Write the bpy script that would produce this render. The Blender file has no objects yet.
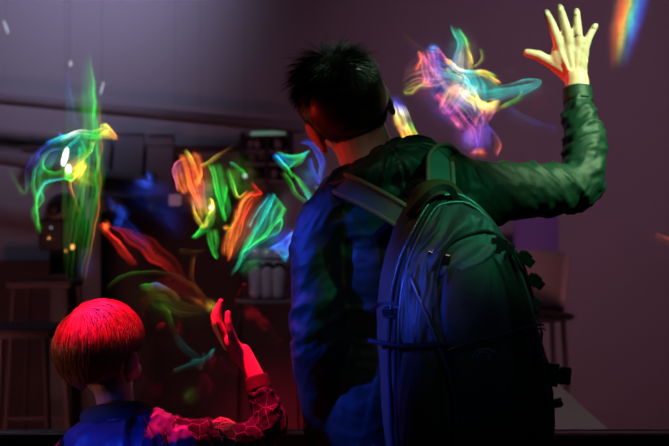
import bpy, bmesh, math, random
from mathutils import Vector, Matrix, noise, Euler
random.seed(7)
S = bpy.context.scene
COL = S.collection
PI = math.pi

# ------------------------------------------------------------------ camera, world, lights, exposure
CAM = Vector((0.0, -2.14, 1.40))
cd = bpy.data.cameras.new('camera'); cam = bpy.data.objects.new('camera', cd); COL.objects.link(cam)
cam.location = CAM; cam.rotation_euler = (PI/2, 0, 0)
cd.lens = 55; cd.sensor_width = 36; cd.clip_end = 60
cd.dof.use_dof = True; cd.dof.focus_distance = 2.04; cd.dof.aperture_fstop = 3.8
S.camera = cam
w = bpy.data.worlds.new('world'); S.world = w; w.use_nodes = True
w.node_tree.nodes['Background'].inputs[0].default_value = (0.30, 0.16, 0.26, 1)
w.node_tree.nodes['Background'].inputs[1].default_value = 0.004
S.view_settings.view_transform = 'Standard'; S.view_settings.look = 'None'
S.view_settings.exposure = 0.0; S.view_settings.gamma = 1.0; S.view_settings.use_curve_mapping = False

def P(px, py, y=0.0):
    """Point of the place seen at (px, py) in the photograph, standing at depth y."""
    k = (y - CAM.y) * (18/55) / 334.5
    return Vector(((px - 334.5) * k, y, CAM.z + (223 - py) * k))

def spot(name, loc, target, color, power, angle=40, blend=0.6, size=0.04):
    l = bpy.data.lights.new(name, 'SPOT'); l.color = color; l.energy = power
    l.spot_size = math.radians(angle); l.spot_blend = blend; l.shadow_soft_size = size
    o = bpy.data.objects.new(name, l); COL.objects.link(o); o.location = loc
    o.rotation_euler = (Vector(target) - Vector(loc)).to_track_quat('-Z', 'Y').to_euler()
    return o
# stage lights and added fills in the gallery (camera's side of the glass)
spot('green_spot', (1.42, -.68, 3.0), P(572, 92, .2), (0.60, 1.0, 0.50), 470, 19, .8)
spot('green_spill_spot', (1.25, -1.55, 2.75), P(485, 210, -.2), (0.06, 1.0, 0.42), 110, 13, .9)
spot('blue_spot', (-2.25, -.30, 2.2), P(325, 325, -.12), (0.02, 0.06, 1.0), 660, 12.5, .6)
spot('blue_pack_fill', (-1.9, -1.5, 1.95), P(409, 292, -.35), (0.03, 0.09, 1.0), 300, 4.6, .7)  # unseen narrow fill, added to bring out blue on the pack's side
spot('hair_fill', (.75, .25, 3.1), P(350, 60, 0), (0.45, 0.8, 0.5), 45, 9, .8)  # unseen fill added to give the man's hair some sheen
spot('blue_back_spot', (-1.25, -1.35, .75), P(108, 482, 0), (0.02, 0.08, 1.0), 60, 13, .3)
spot('red_overhead_spot', (-0.66, 0.12, 2.75), P(150, 370, 0), (1.0, 0.004, 0.045), 850, 28, .6)
spot('red_side_spot', (-1.5, 0.30, 1.25), P(330, 165, 0), (1.0, 0.03, 0.02), 34, 12, .6)
spot('red_hand_spot', (-1.5, 0.05, 1.15), P(552, 75, .3), (1.0, 0.03, 0.02), 170, 7, .6)
spot('warm_rim_spot', (-2.0, -.35, 1.20), P(60, 365, 0), (1.0, 0.36, 0.22), 11, 13, .6)
spot('warm_pack_fill', (-.4, -2.7, 3.0), P(420, 208, -.25), (1.0, .62, .48), 36, 12, .9)  # unseen warm fill added for the pack's top rim
spot('cool_pack_fill', (.5, -3.0, 2.3), P(478, 345, -.25), (0.10, 0.40, 0.70), 11, 11, .9)  # unseen cool fill added to show the pack's details
# lights and added fills in the dim hall behind the glass
spot('lavender_wash', (-1.2, 2.6, 3.4), (-1.7, 4.2, 3.0), (0.62, 0.62, 0.98), 118, 92, 1.0, .2)
spot('mauve_wash', (1.5, 1.2, 3.3), (1.35, 4.2, 2.0), (0.84, 0.42, 0.66), 78, 80, 1.0, .2)
spot('maroon_wash', (1.3, 1.4, 0.5), (1.5, 4.2, 0.9), (1.0, 0.34, 0.38), 22, 85, 1.0, .2)
spot('red_floor_wash', (-.30, 2.9, 0.2), (-.25, 4.2, 0.10), (1.0, 0.02, 0.08), 13, 75, 1.0, .1)
spot('brown_wash', (-1.6, 1.0, 0.6), (-1.5, 4.2, 1.2), (1.0, 0.36, 0.36), 34, 95, 1.0, .2)
spot('tube_fill', (-.9, .9, 2.9), P(268, 274, 2.2), (.80, .74, 1.0), 60, 11, .5)  # unseen fill added to brighten the upright tubes
spot('wedge_fill', (1.3, .58, 2.0), P(550, 420, 1.1), (1.0, .78, .74), 16, 26, .6)  # unseen fill added to brighten the pale wedge

# ------------------------------------------------------------------ materials
def mat(name, col, rough=.7, bump=0, bscale=300, metal=0, spec=.5, col2=None, cscale=20, sheen=0, aniso=None):
    m = bpy.data.materials.new(name); m.use_nodes = True
    nt = m.node_tree; b = nt.nodes['Principled BSDF']
    b.inputs['Base Color'].default_value = (*col, 1); b.inputs['Roughness'].default_value = rough
    b.inputs['Metallic'].default_value = metal; b.inputs['Specular IOR Level'].default_value = spec
    if sheen: b.inputs['Sheen Weight'].default_value = sheen
    tc = nt.nodes.new('ShaderNodeTexCoord')
    if col2:
        n = nt.nodes.new('ShaderNodeTexNoise'); n.inputs['Scale'].default_value = cscale; n.inputs['Detail'].default_value = 4
        r = nt.nodes.new('ShaderNodeMix'); r.data_type = 'RGBA'
        r.inputs[6].default_value = (*col, 1); r.inputs[7].default_value = (*col2, 1)
        nt.links.new(tc.outputs['Object'], n.inputs['Vector']); nt.links.new(n.outputs['Fac'], r.inputs[0])
        nt.links.new(r.outputs[2], b.inputs['Base Color'])
    if bump:
        n = nt.nodes.new('ShaderNodeTexNoise'); n.inputs['Scale'].default_value = bscale; n.inputs['Detail'].default_value = 3
        nt.links.new(tc.outputs['Object'], n.inputs['Vector'])
        u = nt.nodes.new('ShaderNodeBump'); u.inputs['Strength'].default_value = bump; u.inputs['Distance'].default_value = .002
        nt.links.new(n.outputs['Fac'], u.inputs['Height']); nt.links.new(u.outputs['Normal'], b.inputs['Normal'])
    return m

def emat(name, col, s):
    m = bpy.data.materials.new(name); m.use_nodes = True; b = m.node_tree.nodes['Principled BSDF']
    b.inputs['Base Color'].default_value = (*[c*.3 for c in col], 1)
    b.inputs['Emission Color'].default_value = (*col, 1); b.inputs['Emission Strength'].default_value = s
    return m

M = dict(
    wall=mat('plaster_wall', (.42, .40, .42), .85, .2, 30, col2=(.36, .33, .36), cscale=1.2, spec=.1),
    floor=mat('dark_floor', (.03, .028, .03), .5, .1, 40),
    plinth=mat('black_plinth', (.012, .012, .013), .45, .1, 80),
    skin_man=mat('skin', (.62, .44, .33), .5, .35, 160, col2=(.56, .36, .27), cscale=35, sheen=.05),
    skin_boy=mat('child_skin', (.68, .46, .36), .5, .15, 200, col2=(.64, .40, .31), cscale=30),
    jacket=mat('soft_jacket_fabric', (.004, .032, .019), .5, .3, 900, spec=.3, col2=(.003, .026, .016), cscale=40),
    hood=mat('hood_fabric', (.008, .034, .028), .5, .3, 900, spec=.3),
    trouser=mat('dark_trousers', (.012, .013, .018), .8, .3, 700),
    shoe=mat('dark_shoe', (.02, .02, .02), .5, .2, 300),
    sole=mat('rubber_sole', (.05, .05, .05), .8),
    hair_man=mat('black_hair', (.018, .013, .012), .36, 0, spec=.6, col2=(.030, .022, .018), cscale=60),
    hair_boy=mat('blond_hair', (.62, .40, .24), .34, 0, spec=.6, col2=(.22, .12, .07), cscale=110),
    pack=mat('pack_nylon', (.11, .055, .020), .65, .5, 500, col2=(.07, .036, .014), cscale=30),
    pack_black=mat('pack_black_nylon', (.008, .008, .010), .5, .5, 500),
    pack_grey=mat('pack_grey_nylon', (.075, .095, .11), .42, .5, 500, col2=(.05, .065, .08), cscale=50),
    web=mat('black_webbing', (.010, .011, .012), .55, .6, 700),
    web_teal=mat('teal_webbing', (.035, .12, .10), .6, .6, 700),
    web_tan=mat('tan_webbing', (.16, .12, .085), .7, .6, 700),
    pipe=mat('glossy_piping', (.045, .055, .07), .28, .2, 300, spec=.8),
    plastic=mat('buckle_plastic', (.012, .014, .014), .25, 0, spec=.7),
    silver=mat('silver', (.8, .8, .78), .25, metal=1),
    emblem=mat('pale_emblem', (.22, .24, .25), .5),
    cabinet=mat('grey_cabinet', (.30, .27, .30), .7, col2=(.25, .22, .24), cscale=8),
    darkmetal=mat('dark_metal', (.03, .026, .028), .5), brown=mat('dull_brown_board', (.13, .085, .09), .8, col2=(.07, .045, .05), cscale=5),
    pale=mat('pale_brown_shell', (.26, .19, .17), .6, col2=(.20, .14, .13), cscale=14),
    palewhite=mat('pale_enamel', (.50, .44, .42), .4),
    smoke=mat('smoked_tube', (.34, .30, .32), .25, spec=.8),
    jar=mat('dull_pot', (.34, .28, .30), .5),
    glint_bright=emat('white_glint', (1, .97, 1.0), 5.0), glow_dim=emat('dim_white_glow', (.8, .85, 1.0), .7),
    amber=emat('amber_bulb', (1, .45, .1), 3.0), tube=emat('green_white_tube', (.45, .9, .65), .28),
    sign=emat('pink_sign', (.75, .35, .45), .22), purple=emat('violet_tube', (.24, .08, .36), .13),
    rib=mat('jacket_rib_knit', (.055, .016, .022), .8, .5, 500),
    boy_body=mat('blue_satin', (.13, .12, .36), .34, .2, 500, spec=.5),
    collar=mat('teal_knit_collar', (.03, .08, .11), .8, .5, 500),
    lens=mat('glasses_lens', (.02, .02, .02), .1),
    eye=mat('eye_white', (.8, .8, .8), .2),
    lip=mat('lip', (.5, .2, .17), .5),
)
# boy's sleeve: dark burgundy satin crossed by thin pink lines
def sleeve_mat():
    m = mat('patterned_sleeve', (.04, .012, .03), .7, .2, 500, spec=.2)
    nt = m.node_tree; b = nt.nodes['Principled BSDF']; tc = [n for n in nt.nodes if n.type == 'TEX_COORD'][0]
    v = nt.nodes.new('ShaderNodeTexVoronoi'); v.feature = 'DISTANCE_TO_EDGE'; v.inputs['Scale'].default_value = 34
    c = nt.nodes.new('ShaderNodeMath'); c.operation = 'LESS_THAN'; c.inputs[1].default_value = .014
    x = nt.nodes.new('ShaderNodeMix'); x.data_type = 'RGBA'
    x.inputs[6].default_value = (.012, .010, .028, 1); x.inputs[7].default_value = (.22, .20, .36, 1)
    nt.links.new(tc.outputs['Object'], v.inputs['Vector']); nt.links.new(v.outputs['Distance'], c.inputs[0])
    nt.links.new(c.outputs[0], x.inputs[0]); nt.links.new(x.outputs[2], b.inputs['Base Color'])
    return m
M['sleeve'] = sleeve_mat()

def glass_mat():
    m = bpy.data.materials.new('tinted_glass'); m.use_nodes = True; nt = m.node_tree; nt.nodes.clear()
    o = nt.nodes.new('ShaderNodeOutputMaterial'); mx = nt.nodes.new('ShaderNodeMixShader')
    t = nt.nodes.new('ShaderNodeBsdfTransparent'); t.inputs[0].default_value = (.90, .88, .90, 1)
    g = nt.nodes.new('ShaderNodeBsdfGlossy'); g.inputs['Roughness'].default_value = .03
    f = nt.nodes.new('ShaderNodeFresnel'); f.inputs[0].default_value = 1.35
    nt.links.new(f.outputs[0], mx.inputs[0]); nt.links.new(t.outputs[0], mx.inputs[1]); nt.links.new(g.outputs[0], mx.inputs[2])
    nt.links.new(mx.outputs[0], o.inputs[0]); return m
M['glass'] = glass_mat()

# ------------------------------------------------------------------ object helpers
def tag(o, label=None, cat=None, group=None, kind=None):
    if label: o['label'] = label
    if cat: o['category'] = cat
    if group: o['group'] = group
    if kind: o['kind'] = kind
    return o
def empty(name, loc, rot=(0, 0, 0)):
    o = bpy.data.objects.new(name, None); COL.objects.link(o); o.location = loc; o.rotation_euler = rot
    o.empty_display_size = .05
    return o
def link(name, me, m, parent=None, smooth=True):
    """links a mesh given in world space, parent's place taken off"""
    o = bpy.data.objects.new(name, me); COL.objects.link(o)
    if m is not None and not me.materials: me.materials.append(m)
    if smooth:
        for p in me.polygons: p.use_smooth = True
    if parent is not None:
        o.parent = parent
        q, W = parent, Matrix()
        chain = []
        while q is not None: chain.append(q); q = q.parent
        for q in reversed(chain): W = W @ Matrix.LocRotScale(q.location, q.rotation_euler, q.scale)
        me.transform(W.inverted())
    return o
def mesh_from_bm(bm, name):
    bmesh.ops.recalc_face_normals(bm, faces=bm.faces)
    me = bpy.data.meshes.new(name); bm.to_mesh(me); bm.free(); return me
def spl(pts, n):
    """Catmull-Rom through tuples, n steps a span"""
    p = [Vector(q) for q in pts] if len(pts[0]) < 5 else pts
    out = []
    for i in range(len(p) - 1):
        a, b, c, d = p[max(i-1, 0)], p[i], p[i+1], p[min(i+2, len(p)-1)]
        for k in range(n):
            t = k / n
            out.append(.5*((2*b) + (c-a)*t + (2*a-5*b+4*c-d)*t*t + (3*b-a-3*c+d)*t*t*t))
    out.append(p[-1].copy()); return out
def add_tube(bm, pts, radii, seg=12, flat=1.0, up=Vector((0, 1, 0)), cap=True, power=2.0):
    """tube through pts; flat scales the ring across the direction nearest to up"""
    pts = [Vector(p) for p in pts]; n = len(pts)
    if not hasattr(radii, '__len__'): radii = [radii]*n
    rings = []
    if cap:
        d0 = (pts[0]-pts[1]).normalized(); d1 = (pts[-1]-pts[-2]).normalized()
        pts = [pts[0]+d0*radii[0]*.86, pts[0]+d0*radii[0]*.5] + pts + [pts[-1]+d1*radii[-1]*.5, pts[-1]+d1*radii[-1]*.86]
        radii = [radii[0]*.5, radii[0]*.87] + list(radii) + [radii[-1]*.87, radii[-1]*.5]; n += 4
    for i, p in enumerate(pts):
        t = (pts[min(i+1, n-1)] - pts[max(i-1, 0)]).normalized()
        s = t.cross(up)
        if s.length < .1: s = t.cross(Vector((1, 0, .3)))
        s.normalize(); u = s.cross(t).normalized()
        ring = []
        for k in range(seg):
            a = 2*PI*k/seg; c, q = math.cos(a), math.sin(a)
            if power != 2:
                c = math.copysign(abs(c)**(2/power), c); q = math.copysign(abs(q)**(2/power), q)
            ring.append(bm.verts.new(p + s*c*radii[i] + u*q*radii[i]*flat))
        rings.append(ring)
    for a, b in zip(rings, rings[1:]):
        for k in range(seg): bm.faces.new((a[k], a[(k+1) % seg], b[(k+1) % seg], b[k]))
    bm.faces.new(rings[0][::-1]); bm.faces.new(rings[-1])
def add_ell(bm, c, r, rot=None, seg=24, rings=14):
    mtx = Matrix.Translation(Vector(c)) @ (rot.to_4x4() if rot is not None else Matrix()) @ Matrix.Diagonal((*r, 1))
    bmesh.ops.create_uvsphere(bm, u_segments=seg, v_segments=rings, radius=1, matrix=mtx)
def add_box(bm, c, h, rot=None, bevel=0):
    mtx = Matrix.Translation(Vector(c)) @ (rot.to_4x4() if rot is not None else Matrix()) @ Matrix.Diagonal((h[0]*2, h[1]*2, h[2]*2, 1))
    r = bmesh.ops.create_cube(bm, size=1, matrix=mtx)
    if bevel:
        e = {e for v in r['verts'] for e in v.link_edges}
        bmesh.ops.bevel(bm, geom=list(e), offset=bevel, segments=2, affect='EDGES', profile=.6)
def obj(name, bm, m, parent=None, smooth=True): return link(name, mesh_from_bm(bm, name), m, parent, smooth)
def box(name, c, h, m, parent=None, rot=None, bevel=.004):
    bm = bmesh.new(); add_box(bm, c, h, rot, bevel); return obj(name, bm, m, parent, False)
def tube(name, pts, r, m, parent=None, n=8, **k):
    q = spl(pts, n) if n > 1 else pts
    if hasattr(r, '__len__'):
        f = [i/(len(q)-1)*(len(r)-1) for i in range(len(q))]
        r = [r[int(x)] + (r[min(int(x)+1, len(r)-1)]-r[int(x)])*(x-int(x)) for x in f]
    bm = bmesh.new(); add_tube(bm, q, r, **k); return obj(name, bm, m, parent)
def blob(name, bm, m, parent, voxel, smooth=4, disp=None, factor=.5):
    """melts the overlapping solids of bm into one continuous surface, then folds it"""
    me = bpy.data.meshes.new(name); bmesh.ops.recalc_face_normals(bm, faces=bm.faces); bm.to_mesh(me); bm.free()
    o = bpy.data.objects.new('tmp', me); COL.objects.link(o)
    r = o.modifiers.new('r', 'REMESH'); r.mode = 'VOXEL'; r.voxel_size = voxel
    s = o.modifiers.new('s', 'SMOOTH'); s.iterations = smooth; s.factor = factor
    dg = bpy.context.evaluated_depsgraph_get(); dg.update()
    out = bpy.data.meshes.new_from_object(o.evaluated_get(dg)); out.name = name
    bpy.data.objects.remove(o); bpy.data.meshes.remove(me)
    out.materials.clear()
    if disp:
        co = [v.co.copy() for v in out.vertices]; no = [v.normal.copy() for v in out.vertices]
        for i, v in enumerate(out.vertices): v.co = co[i] + no[i]*disp(co[i], no[i])
    return link(name, out, m, parent)

def ridge(v):
    return 1 - 2.2*abs(noise.noise(v))
def fold_fn(segs, seed=0, amp=.004, base=.0012):
    """cloth folds that run round the limbs and slant along them. segs: (A, B, freq, slant, amp)"""
    def f(co, no):
        best = None
        for A, B, fr, sl, am in segs:
            ab = B - A; t = max(0, min(1, (co-A).dot(ab)/ab.length_squared)); q = A + ab*t; d = (co-q).length
            if best is None or d < best[0]: best = (d, A, B, t, q, fr, sl, am)
        d, A, B, t, q, fr, sl, am = best
        ax = (B-A).normalized(); s = (co-A).dot(ax); r = co-q; r -= ax*r.dot(ax)
        s1 = ax.cross(Vector((0, 1, 0)));
        if s1.length < .1: s1 = ax.cross(Vector((1, 0, 0)))
        s1.normalize(); s2 = ax.cross(s1)
        rr = r.normalized() if r.length > 1e-6 else s1
        c, e = rr.dot(s1), rr.dot(s2)
        v = Vector((s*fr + sl*1.6*c + .8*sl*e, c*.62 + seed, e*.62))
        k = max(0, ridge(v))**2.2 + .35*max(0, ridge(v*2.1 + Vector((7, 3, 1))))**2
        return .72*am*(k - .35) + base*noise.noise(co*70 + Vector((seed, 0, 0)))
    return f

# ------------------------------------------------------------------ setting
def plane_box(name, lo, hi, m):
    bm = bmesh.new(); lo, hi = Vector(lo), Vector(hi)
    add_box(bm, (lo+hi)/2, (hi-lo)/2); return tag(obj(name, bm, m, None, False), kind='structure')
GY = .47
plane_box('floor', (-3.2, -3.2, -.06), (3.2, 4.3, 0), M['floor'])
plane_box('wall_back', (-3.2, 4.2, 0), (3.2, 4.32, 3.6), M['wall'])
plane_box('wall_left', (-3.32, -3.2, 0), (-3.2, 4.3, 3.6), M['wall'])
plane_box('wall_right', (3.2, -3.2, 0), (3.32, 4.3, 3.6), M['wall'])
plane_box('ceiling', (-3.2, .4, 3.6), (3.2, 4.3, 3.7), M['floor'])
zt = P(0, 432, GY).z
plane_box('wall_low', (-3.19, GY-.03, 0.001), (3.19, GY+.03, zt-.012), M['plinth'])
plane_box('trim_1', (-3.19, GY-.035, zt-.012), (3.19, GY+.035, zt), M['plinth'])
win = plane_box('window_1', (-3.19, GY-.005, zt), (3.19, GY+.005, 3.59), M['glass'])

# ------------------------------------------------------------------ the dim hall behind the glass
def at(px, py, y, **k): return P(px, py, y)
# overhead cabinet of three pale panels
Y = 4.0
r0 = empty('wall_cabinet', P(128, 165, Y))
tag(r0, 'row of three tilted grey panels on the far wall, beyond the green swirl', 'panel')
a, b = P(92, 152, Y), P(174, 178, Y)
for i, (x0, x1) in enumerate(((91, 110), (113, 143), (146, 173))):
    bm = bmesh.new(); c = P((x0+x1)/2, 165+i*1.2, Y); kx = P(x1, 0, Y).x - P(x0, 0, Y).x
    add_box(bm, c, (kx/2, .02, .21), Euler((math.radians(-18), 0, 0)).to_matrix(), .01)
    obj('panel', bm, M['cabinet'], r0, False)
box('rail', P(132, 149, Y+.05), (.66, .03, .02), M['brown'], r0)
for px in (100, 165): box('bracket', P(px, 160, Y+.12), (.02, .07, .04), M['darkmetal'], r0)
# rounded machine with indicator lights
Y = 3.0
r1 = empty('rounded_machine', Vector((P(58, 0, Y).x, Y, 0)))
tag(r1, 'dark cabinet machine with a pale rounded top and tiny indicator lights', 'machine')
w2 = (P(78, 0, Y).x - P(41, 0, Y).x)/2; cx = P(59.5, 0, Y).x
zb, zm, ztop = P(0, 250, Y).z, P(0, 218, Y).z, P(0, 196, Y).z
box('body', (cx, Y+.1, (zb+zm)/2), (w2, .16, (zm-zb)/2), M['darkmetal'], r1, bevel=.02)
bm = bmesh.new(); add_ell(bm, (cx, Y+.1, zm+.02), (w2*1.02, .16, ztop-zm)); obj('dome', bm, M['pale'], r1)
bm = bmesh.new(); add_ell(bm, P(54, 209, Y-.06), (.035, .02, .035)); obj('hub', bm, M['darkmetal'], r1)
box('pedestal', (cx, Y+.1, zb/2), (w2*.5, .12, zb/2-.001), M['darkmetal'], r1)
for px, py, r, mm in ((51, 227.5, .004, 'glow_dim'), (49, 238, .0035, 'amber'), (72.5, 247, .0075, 'amber'), (66, 251, .003, 'amber')):
    bm = bmesh.new(); add_ell(bm, P(px, py, Y-.075), (r, r*.7, r*1.4)); tag(obj('indicator_light', bm, M[mm], r1), 'small glowing indicator light')
# shelf with pots
Y = 4.07
r2 = empty('wall_shelf', P(266, 160, Y))
tag(r2, 'dark open shelf rack holding small pots, on the far wall beside the man\'s head', 'shelf')
for px in (244, 268, 291):
    c = P(px, 0, Y); zt2 = P(0, 133, Y).z; zt3 = P(0, 185, Y).z
    box('post', (c.x, Y, (zt2+zt3)/2), (.014, .10, (zt2-zt3)/2), M['darkmetal'], r2)
for py in (136, 153, 165, 182):
    c = P(267.5, py, Y); box('shelf', c, ((P(292, 0, Y).x-P(243, 0, Y).x)/2, .10, .010), M['cabinet'], r2)
bm = bmesh.new(); add_tube(bm, [P(252, 133.5, Y-.1), P(284, 132.5, Y-.1)], .010, 10)
tag(obj('tube_light', bm, M['tube']), 'dim greenish tube light along the top of the shelf rack', 'light')
pots = [(249, 148), (257, 149.5), (277, 149), (252, 161.5), (262, 161.5), (250, 177), (273, 177.5), (285, 178)]
proto = None
for px, py in pots:
    c = P(px, py, Y-.05); zs = min([P(0, q, Y).z + .0105 for q in (136, 153, 165, 182)], key=lambda z: abs(z-c.z+.03))
    if proto is None:
        bm = bmesh.new(); add_tube(bm, [(0, 0, .012), (0, 0, .028), (0, 0, .05), (0, 0, .055)], [.022, .032, .020, .020], 16)
        proto = obj('pot', bm, M['jar']); o = proto
    else:
        o = proto.copy(); COL.objects.link(o)
    o.location = (c.x, Y-.03, zs+.0105); tag(o, 'small dull pot standing on the dark shelf rack', 'pot', 'pots on the shelf rack')
# three smoked tubes under a thin rail
Y = 2.2
r3 = empty('tube_rack', Vector((P(268, 0, Y).x, Y, 0)))
tag(r3, 'rack of three tall pale upright tubes under a thin rail, behind the blue light', 'rack')
for px in (256.5, 268, 279):
    zlo = P(0, 297, Y).z
    bm = bmesh.new(); add_tube(bm, [P(px, 254, Y), P(px, 275, Y), P(px, 294, Y)], [.030, .034, .030], 16); obj('upright_tube', bm, M['smoke'], r3)
    bm = bmesh.new(); add_ell(bm, (P(px, 0, Y).x, Y, zlo), (.02, .02, .012)); obj('foot', bm, M['palewhite'], r3)
zz = P(0, 297, Y).z
box('base', (P(268, 0, Y).x, Y, zz-.02), (.13, .04, .008), M['brown'], r3)
for sx in (-1, 1): tube('leg', [(P(268, 0, Y).x+sx*.12, Y, zz-.025), (P(268, 0, Y).x+sx*.14, Y, .004)], .004, M['brown'], r3, n=1)
tube('rail', [P(236, 258, Y-.05), P(288, 259, Y-.05)], .006, M['darkmetal'], r3, n=1)
# pale chair to the side of the man's pack
Y = 2.6
r4 = empty('shell_chair', Vector((P(540, 0, Y).x, Y, 0)))
tag(r4, 'pale shell chair with a curved back, seen faintly under the man\'s raised arm', 'chair')
ribs = []
bm = bmesh.new(); rows = []
for i in range(9):
    t = i/8; row = []
    for k in range(13):
        a = (k/12-.5)*2.2
        top = P(0, 254+ (1-t)*0, Y).z - t*.27
        c = P(527, 0, Y)
        row.append(bm.verts.new((c.x + .26*math.sin(a*.9)*(1-.15*t)-.0, Y + .16 - .20*(1-math.cos(a)), top + .02*math.cos(a*1.4)*(1-t))))
    rows.append(row)
for u, v in zip(rows, rows[1:]):
    for k in range(12): bm.faces.new((u[k], u[k+1], v[k+1], v[k]))
o = obj('back_shell', bm, M['palewhite'], r4); s = o.modifiers.new('s', 'SOLIDIFY'); s.thickness = .015
cz = P(0, 305, Y).z; cxx = P(527, 0, Y).x
bm = bmesh.new(); add_ell(bm, (cxx, Y, cz-.05), (.22, .2, .03)); obj('seat', bm, M['darkmetal'], r4)
for sx in (-1, 1):
    for sy in (-1, 1):
        bm = bmesh.new(); add_tube(bm, [(cxx+sx*.14, Y+sy*.12, cz-.06), (cxx+sx*.19, Y+sy*.17, .012)], .012, 8); obj('leg', bm, M['darkmetal'], r4)
bm = bmesh.new(); c = P(536, 231, 3.9); add_box(bm, c, (.13, .02, .17), None, .01)
o = obj('floor_light', bm, M['purple']); tag(o, 'dim violet upright light panel under the man\'s upper arm', 'light')
box('stand', (c.x, 3.95, (c.z-.17)/2), (.02, .015, (c.z-.17)/2-.001), M['darkmetal'], o)
# pale wedge modelled in place of a floor reflection in the glass
bm = bmesh.new(); Y = 1.1
tri = [P(552, 378, Y+.2), P(628, 447, Y), P(640, 462, Y), P(470, 462, Y), P(485, 420, Y)]
fr = [bm.verts.new(p) for p in tri]; bk = [bm.verts.new(p + Vector((0, .5, 0))) for p in tri]
bm.faces.new(fr); bm.faces.new(bk[::-1])
for i in range(5): bm.faces.new((fr[i], bk[i], bk[(i+1) % 5], fr[(i+1) % 5]))
base = obj('reflection_wedge', bm, M['cabinet'], None, False)
tag(base, 'dull pale wedge standing for a floor reflection, low behind the glass beside the backpack', 'plinth')
bm = bmesh.new(); lowz = min(p.z for p in tri); c = P(555, 0, Y)
add_box(bm, (c.x, Y+.25, lowz/2), (.12, .12, lowz/2-.001)); obj('stem', bm, M['darkmetal'], base, False)
# dim metal chairs on the left
def stool(px, Y, py, h):
    r = empty('bar_stool', Vector((P(px, 0, Y).x, Y, 0)), (0, 0, .3)); c = P(px, py, Y)
    bm = bmesh.new(); add_box(bm, (c.x, Y, c.z), (.15, .15, .018), None, .015); obj('seat', bm, M['brown'], r, False)
    for sx in (-1, 1):
        for sy in (-1, 1):
            bm = bmesh.new(); add_tube(bm, [(c.x+sx*.12, Y+sy*.12, c.z-.02), (c.x+sx*.17, Y+sy*.17, .012)], .012, 8); obj('leg', bm, M['brown'], r)
    bm = bmesh.new(); add_tube(bm, [(c.x-.145, Y-.145, c.z*.45), (c.x+.145, Y-.145, c.z*.45)], .009, 8); obj('foot_rail', bm, M['brown'], r)
    return r
tag(stool(47, 2.7, 283, .8), 'dull metal bar stool under the rounded machine, above the child\'s head', 'stool')
tag(stool(22, 1.7, 330, .8), 'dull metal bar stool beside the child\'s hair, nearer to the glass', 'stool')
# dark beams crossing the upper hall
for k, (p, q, Yb) in enumerate((((-5, 98), (300, 128), 3.95), ((-5, 158), (150, 182), 3.9))):
    bm = bmesh.new(); add_tube(bm, [P(*p, Yb), P(*q, Yb)], .035, 6); 
    tag(obj('ceiling_pipe', bm, M['cabinet']), ['dim brown pipe sloping across the hall above the grey panels', 'dim pipe at the height of the grey panels, ending beside them'][k], 'pipe')
# dark counter mass filling the lower left of the hall
for k, (x0, x1, top, Yb) in enumerate(((-12, 62, 262, 3.75), (100, 240, 212, 3.7), (241, 350, 268, 3.72))):
    A, B = P(x0, top, Yb), P(x1, top, Yb)
    bm = bmesh.new(); add_box(bm, ((A.x+B.x)/2, Yb+.15, A.z/2), ((B.x-A.x)/2, .15, A.z/2-.001), None, .01)
    o = obj('counter', bm, M['brown'], None, False)
    tag(o, ['low dark counter behind the bar stools', 'tall dark counter behind the orange and red lights', 'low dark counter behind the pale upright tubes'][k], 'counter')
# small glowing solids modelled in place of bright light reflections
def hang(o):
    c = Vector(o.location); bm = bmesh.new(); add_tube(bm, [c, Vector((c.x, c.y, 3.595))], .0005, 6, cap=False); obj('cord', bm, M['darkmetal'], o)
for px, py, Y, rx, rz, mm, lab in (
    (65, 157, 2.4, .009, .040, 'glint_bright', 'bright elongated white glint inside the green swirl'),
    (68.5, 169, 2.4, .009, .018, 'glint_bright', 'small white glint just below the brightest glint'),
    (70.5, 63.5, 2.6, .007, .014, 'glow_dim', 'tiny white glint high above the green swirl'),
    (102, 88, 2.6, .005, .032, 'glow_dim', 'thin white streak glint beside the tall green beam'),
    (6, 27, 2.6, .006, .034, 'glow_dim', 'thin dim glint at the upper edge above the hall'),
    (245, 176, 2.6, .010, .010, 'glow_dim', 'tiny white glint at the foot of the shelf rack')):
    bm = bmesh.new(); add_ell(bm, (0, 0, 0), (rx, rx, rz)); o = obj('lamp', bm, M[mm]); o.location = P(px, py, Y)
    if rx < rz: o.rotation_euler = (0, .25 if rz > .02 else 0, 0)
    if py < 30: o.rotation_euler = (0, -.35, 0)
    tag(o, lab, 'lamp'); hang(o)
# faint lit sign with an E
o = empty('lit_sign', P(203, 191, 2.8)); tag(o, 'faint pinkish sign with a bar and a letter E in the orange light', 'sign')
for c, h in (((199, 190), (.028, .006)), ((206.5, 185.5), (.026, .005)), ((206.5, 190), (.022, .005)), ((206.5, 194.5), (.026, .005)), ((203.6, 190), (.006, .045))):
    bm = bmesh.new(); add_box(bm, P(*c, 2.8), (h[0], .004, h[1])); obj('letter_stroke', bm, M['sign'], o, False)
for px, py, rr, lab in ((200, 202, .035, 'faint pink round-cornered light under the sign with the E'), (175, 200, .030, 'faint pink round-cornered light beside the orange light, farther from the sign')):
    bm = bmesh.new(); add_box(bm, (0, 0, 0), (rr, .01, rr*.9), None, .01); x = obj('square_lamp', bm, M['sign'], None, False); x.location = P(px, py, 2.8)
    tag(x, lab, 'lamp'); hang(x)

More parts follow.
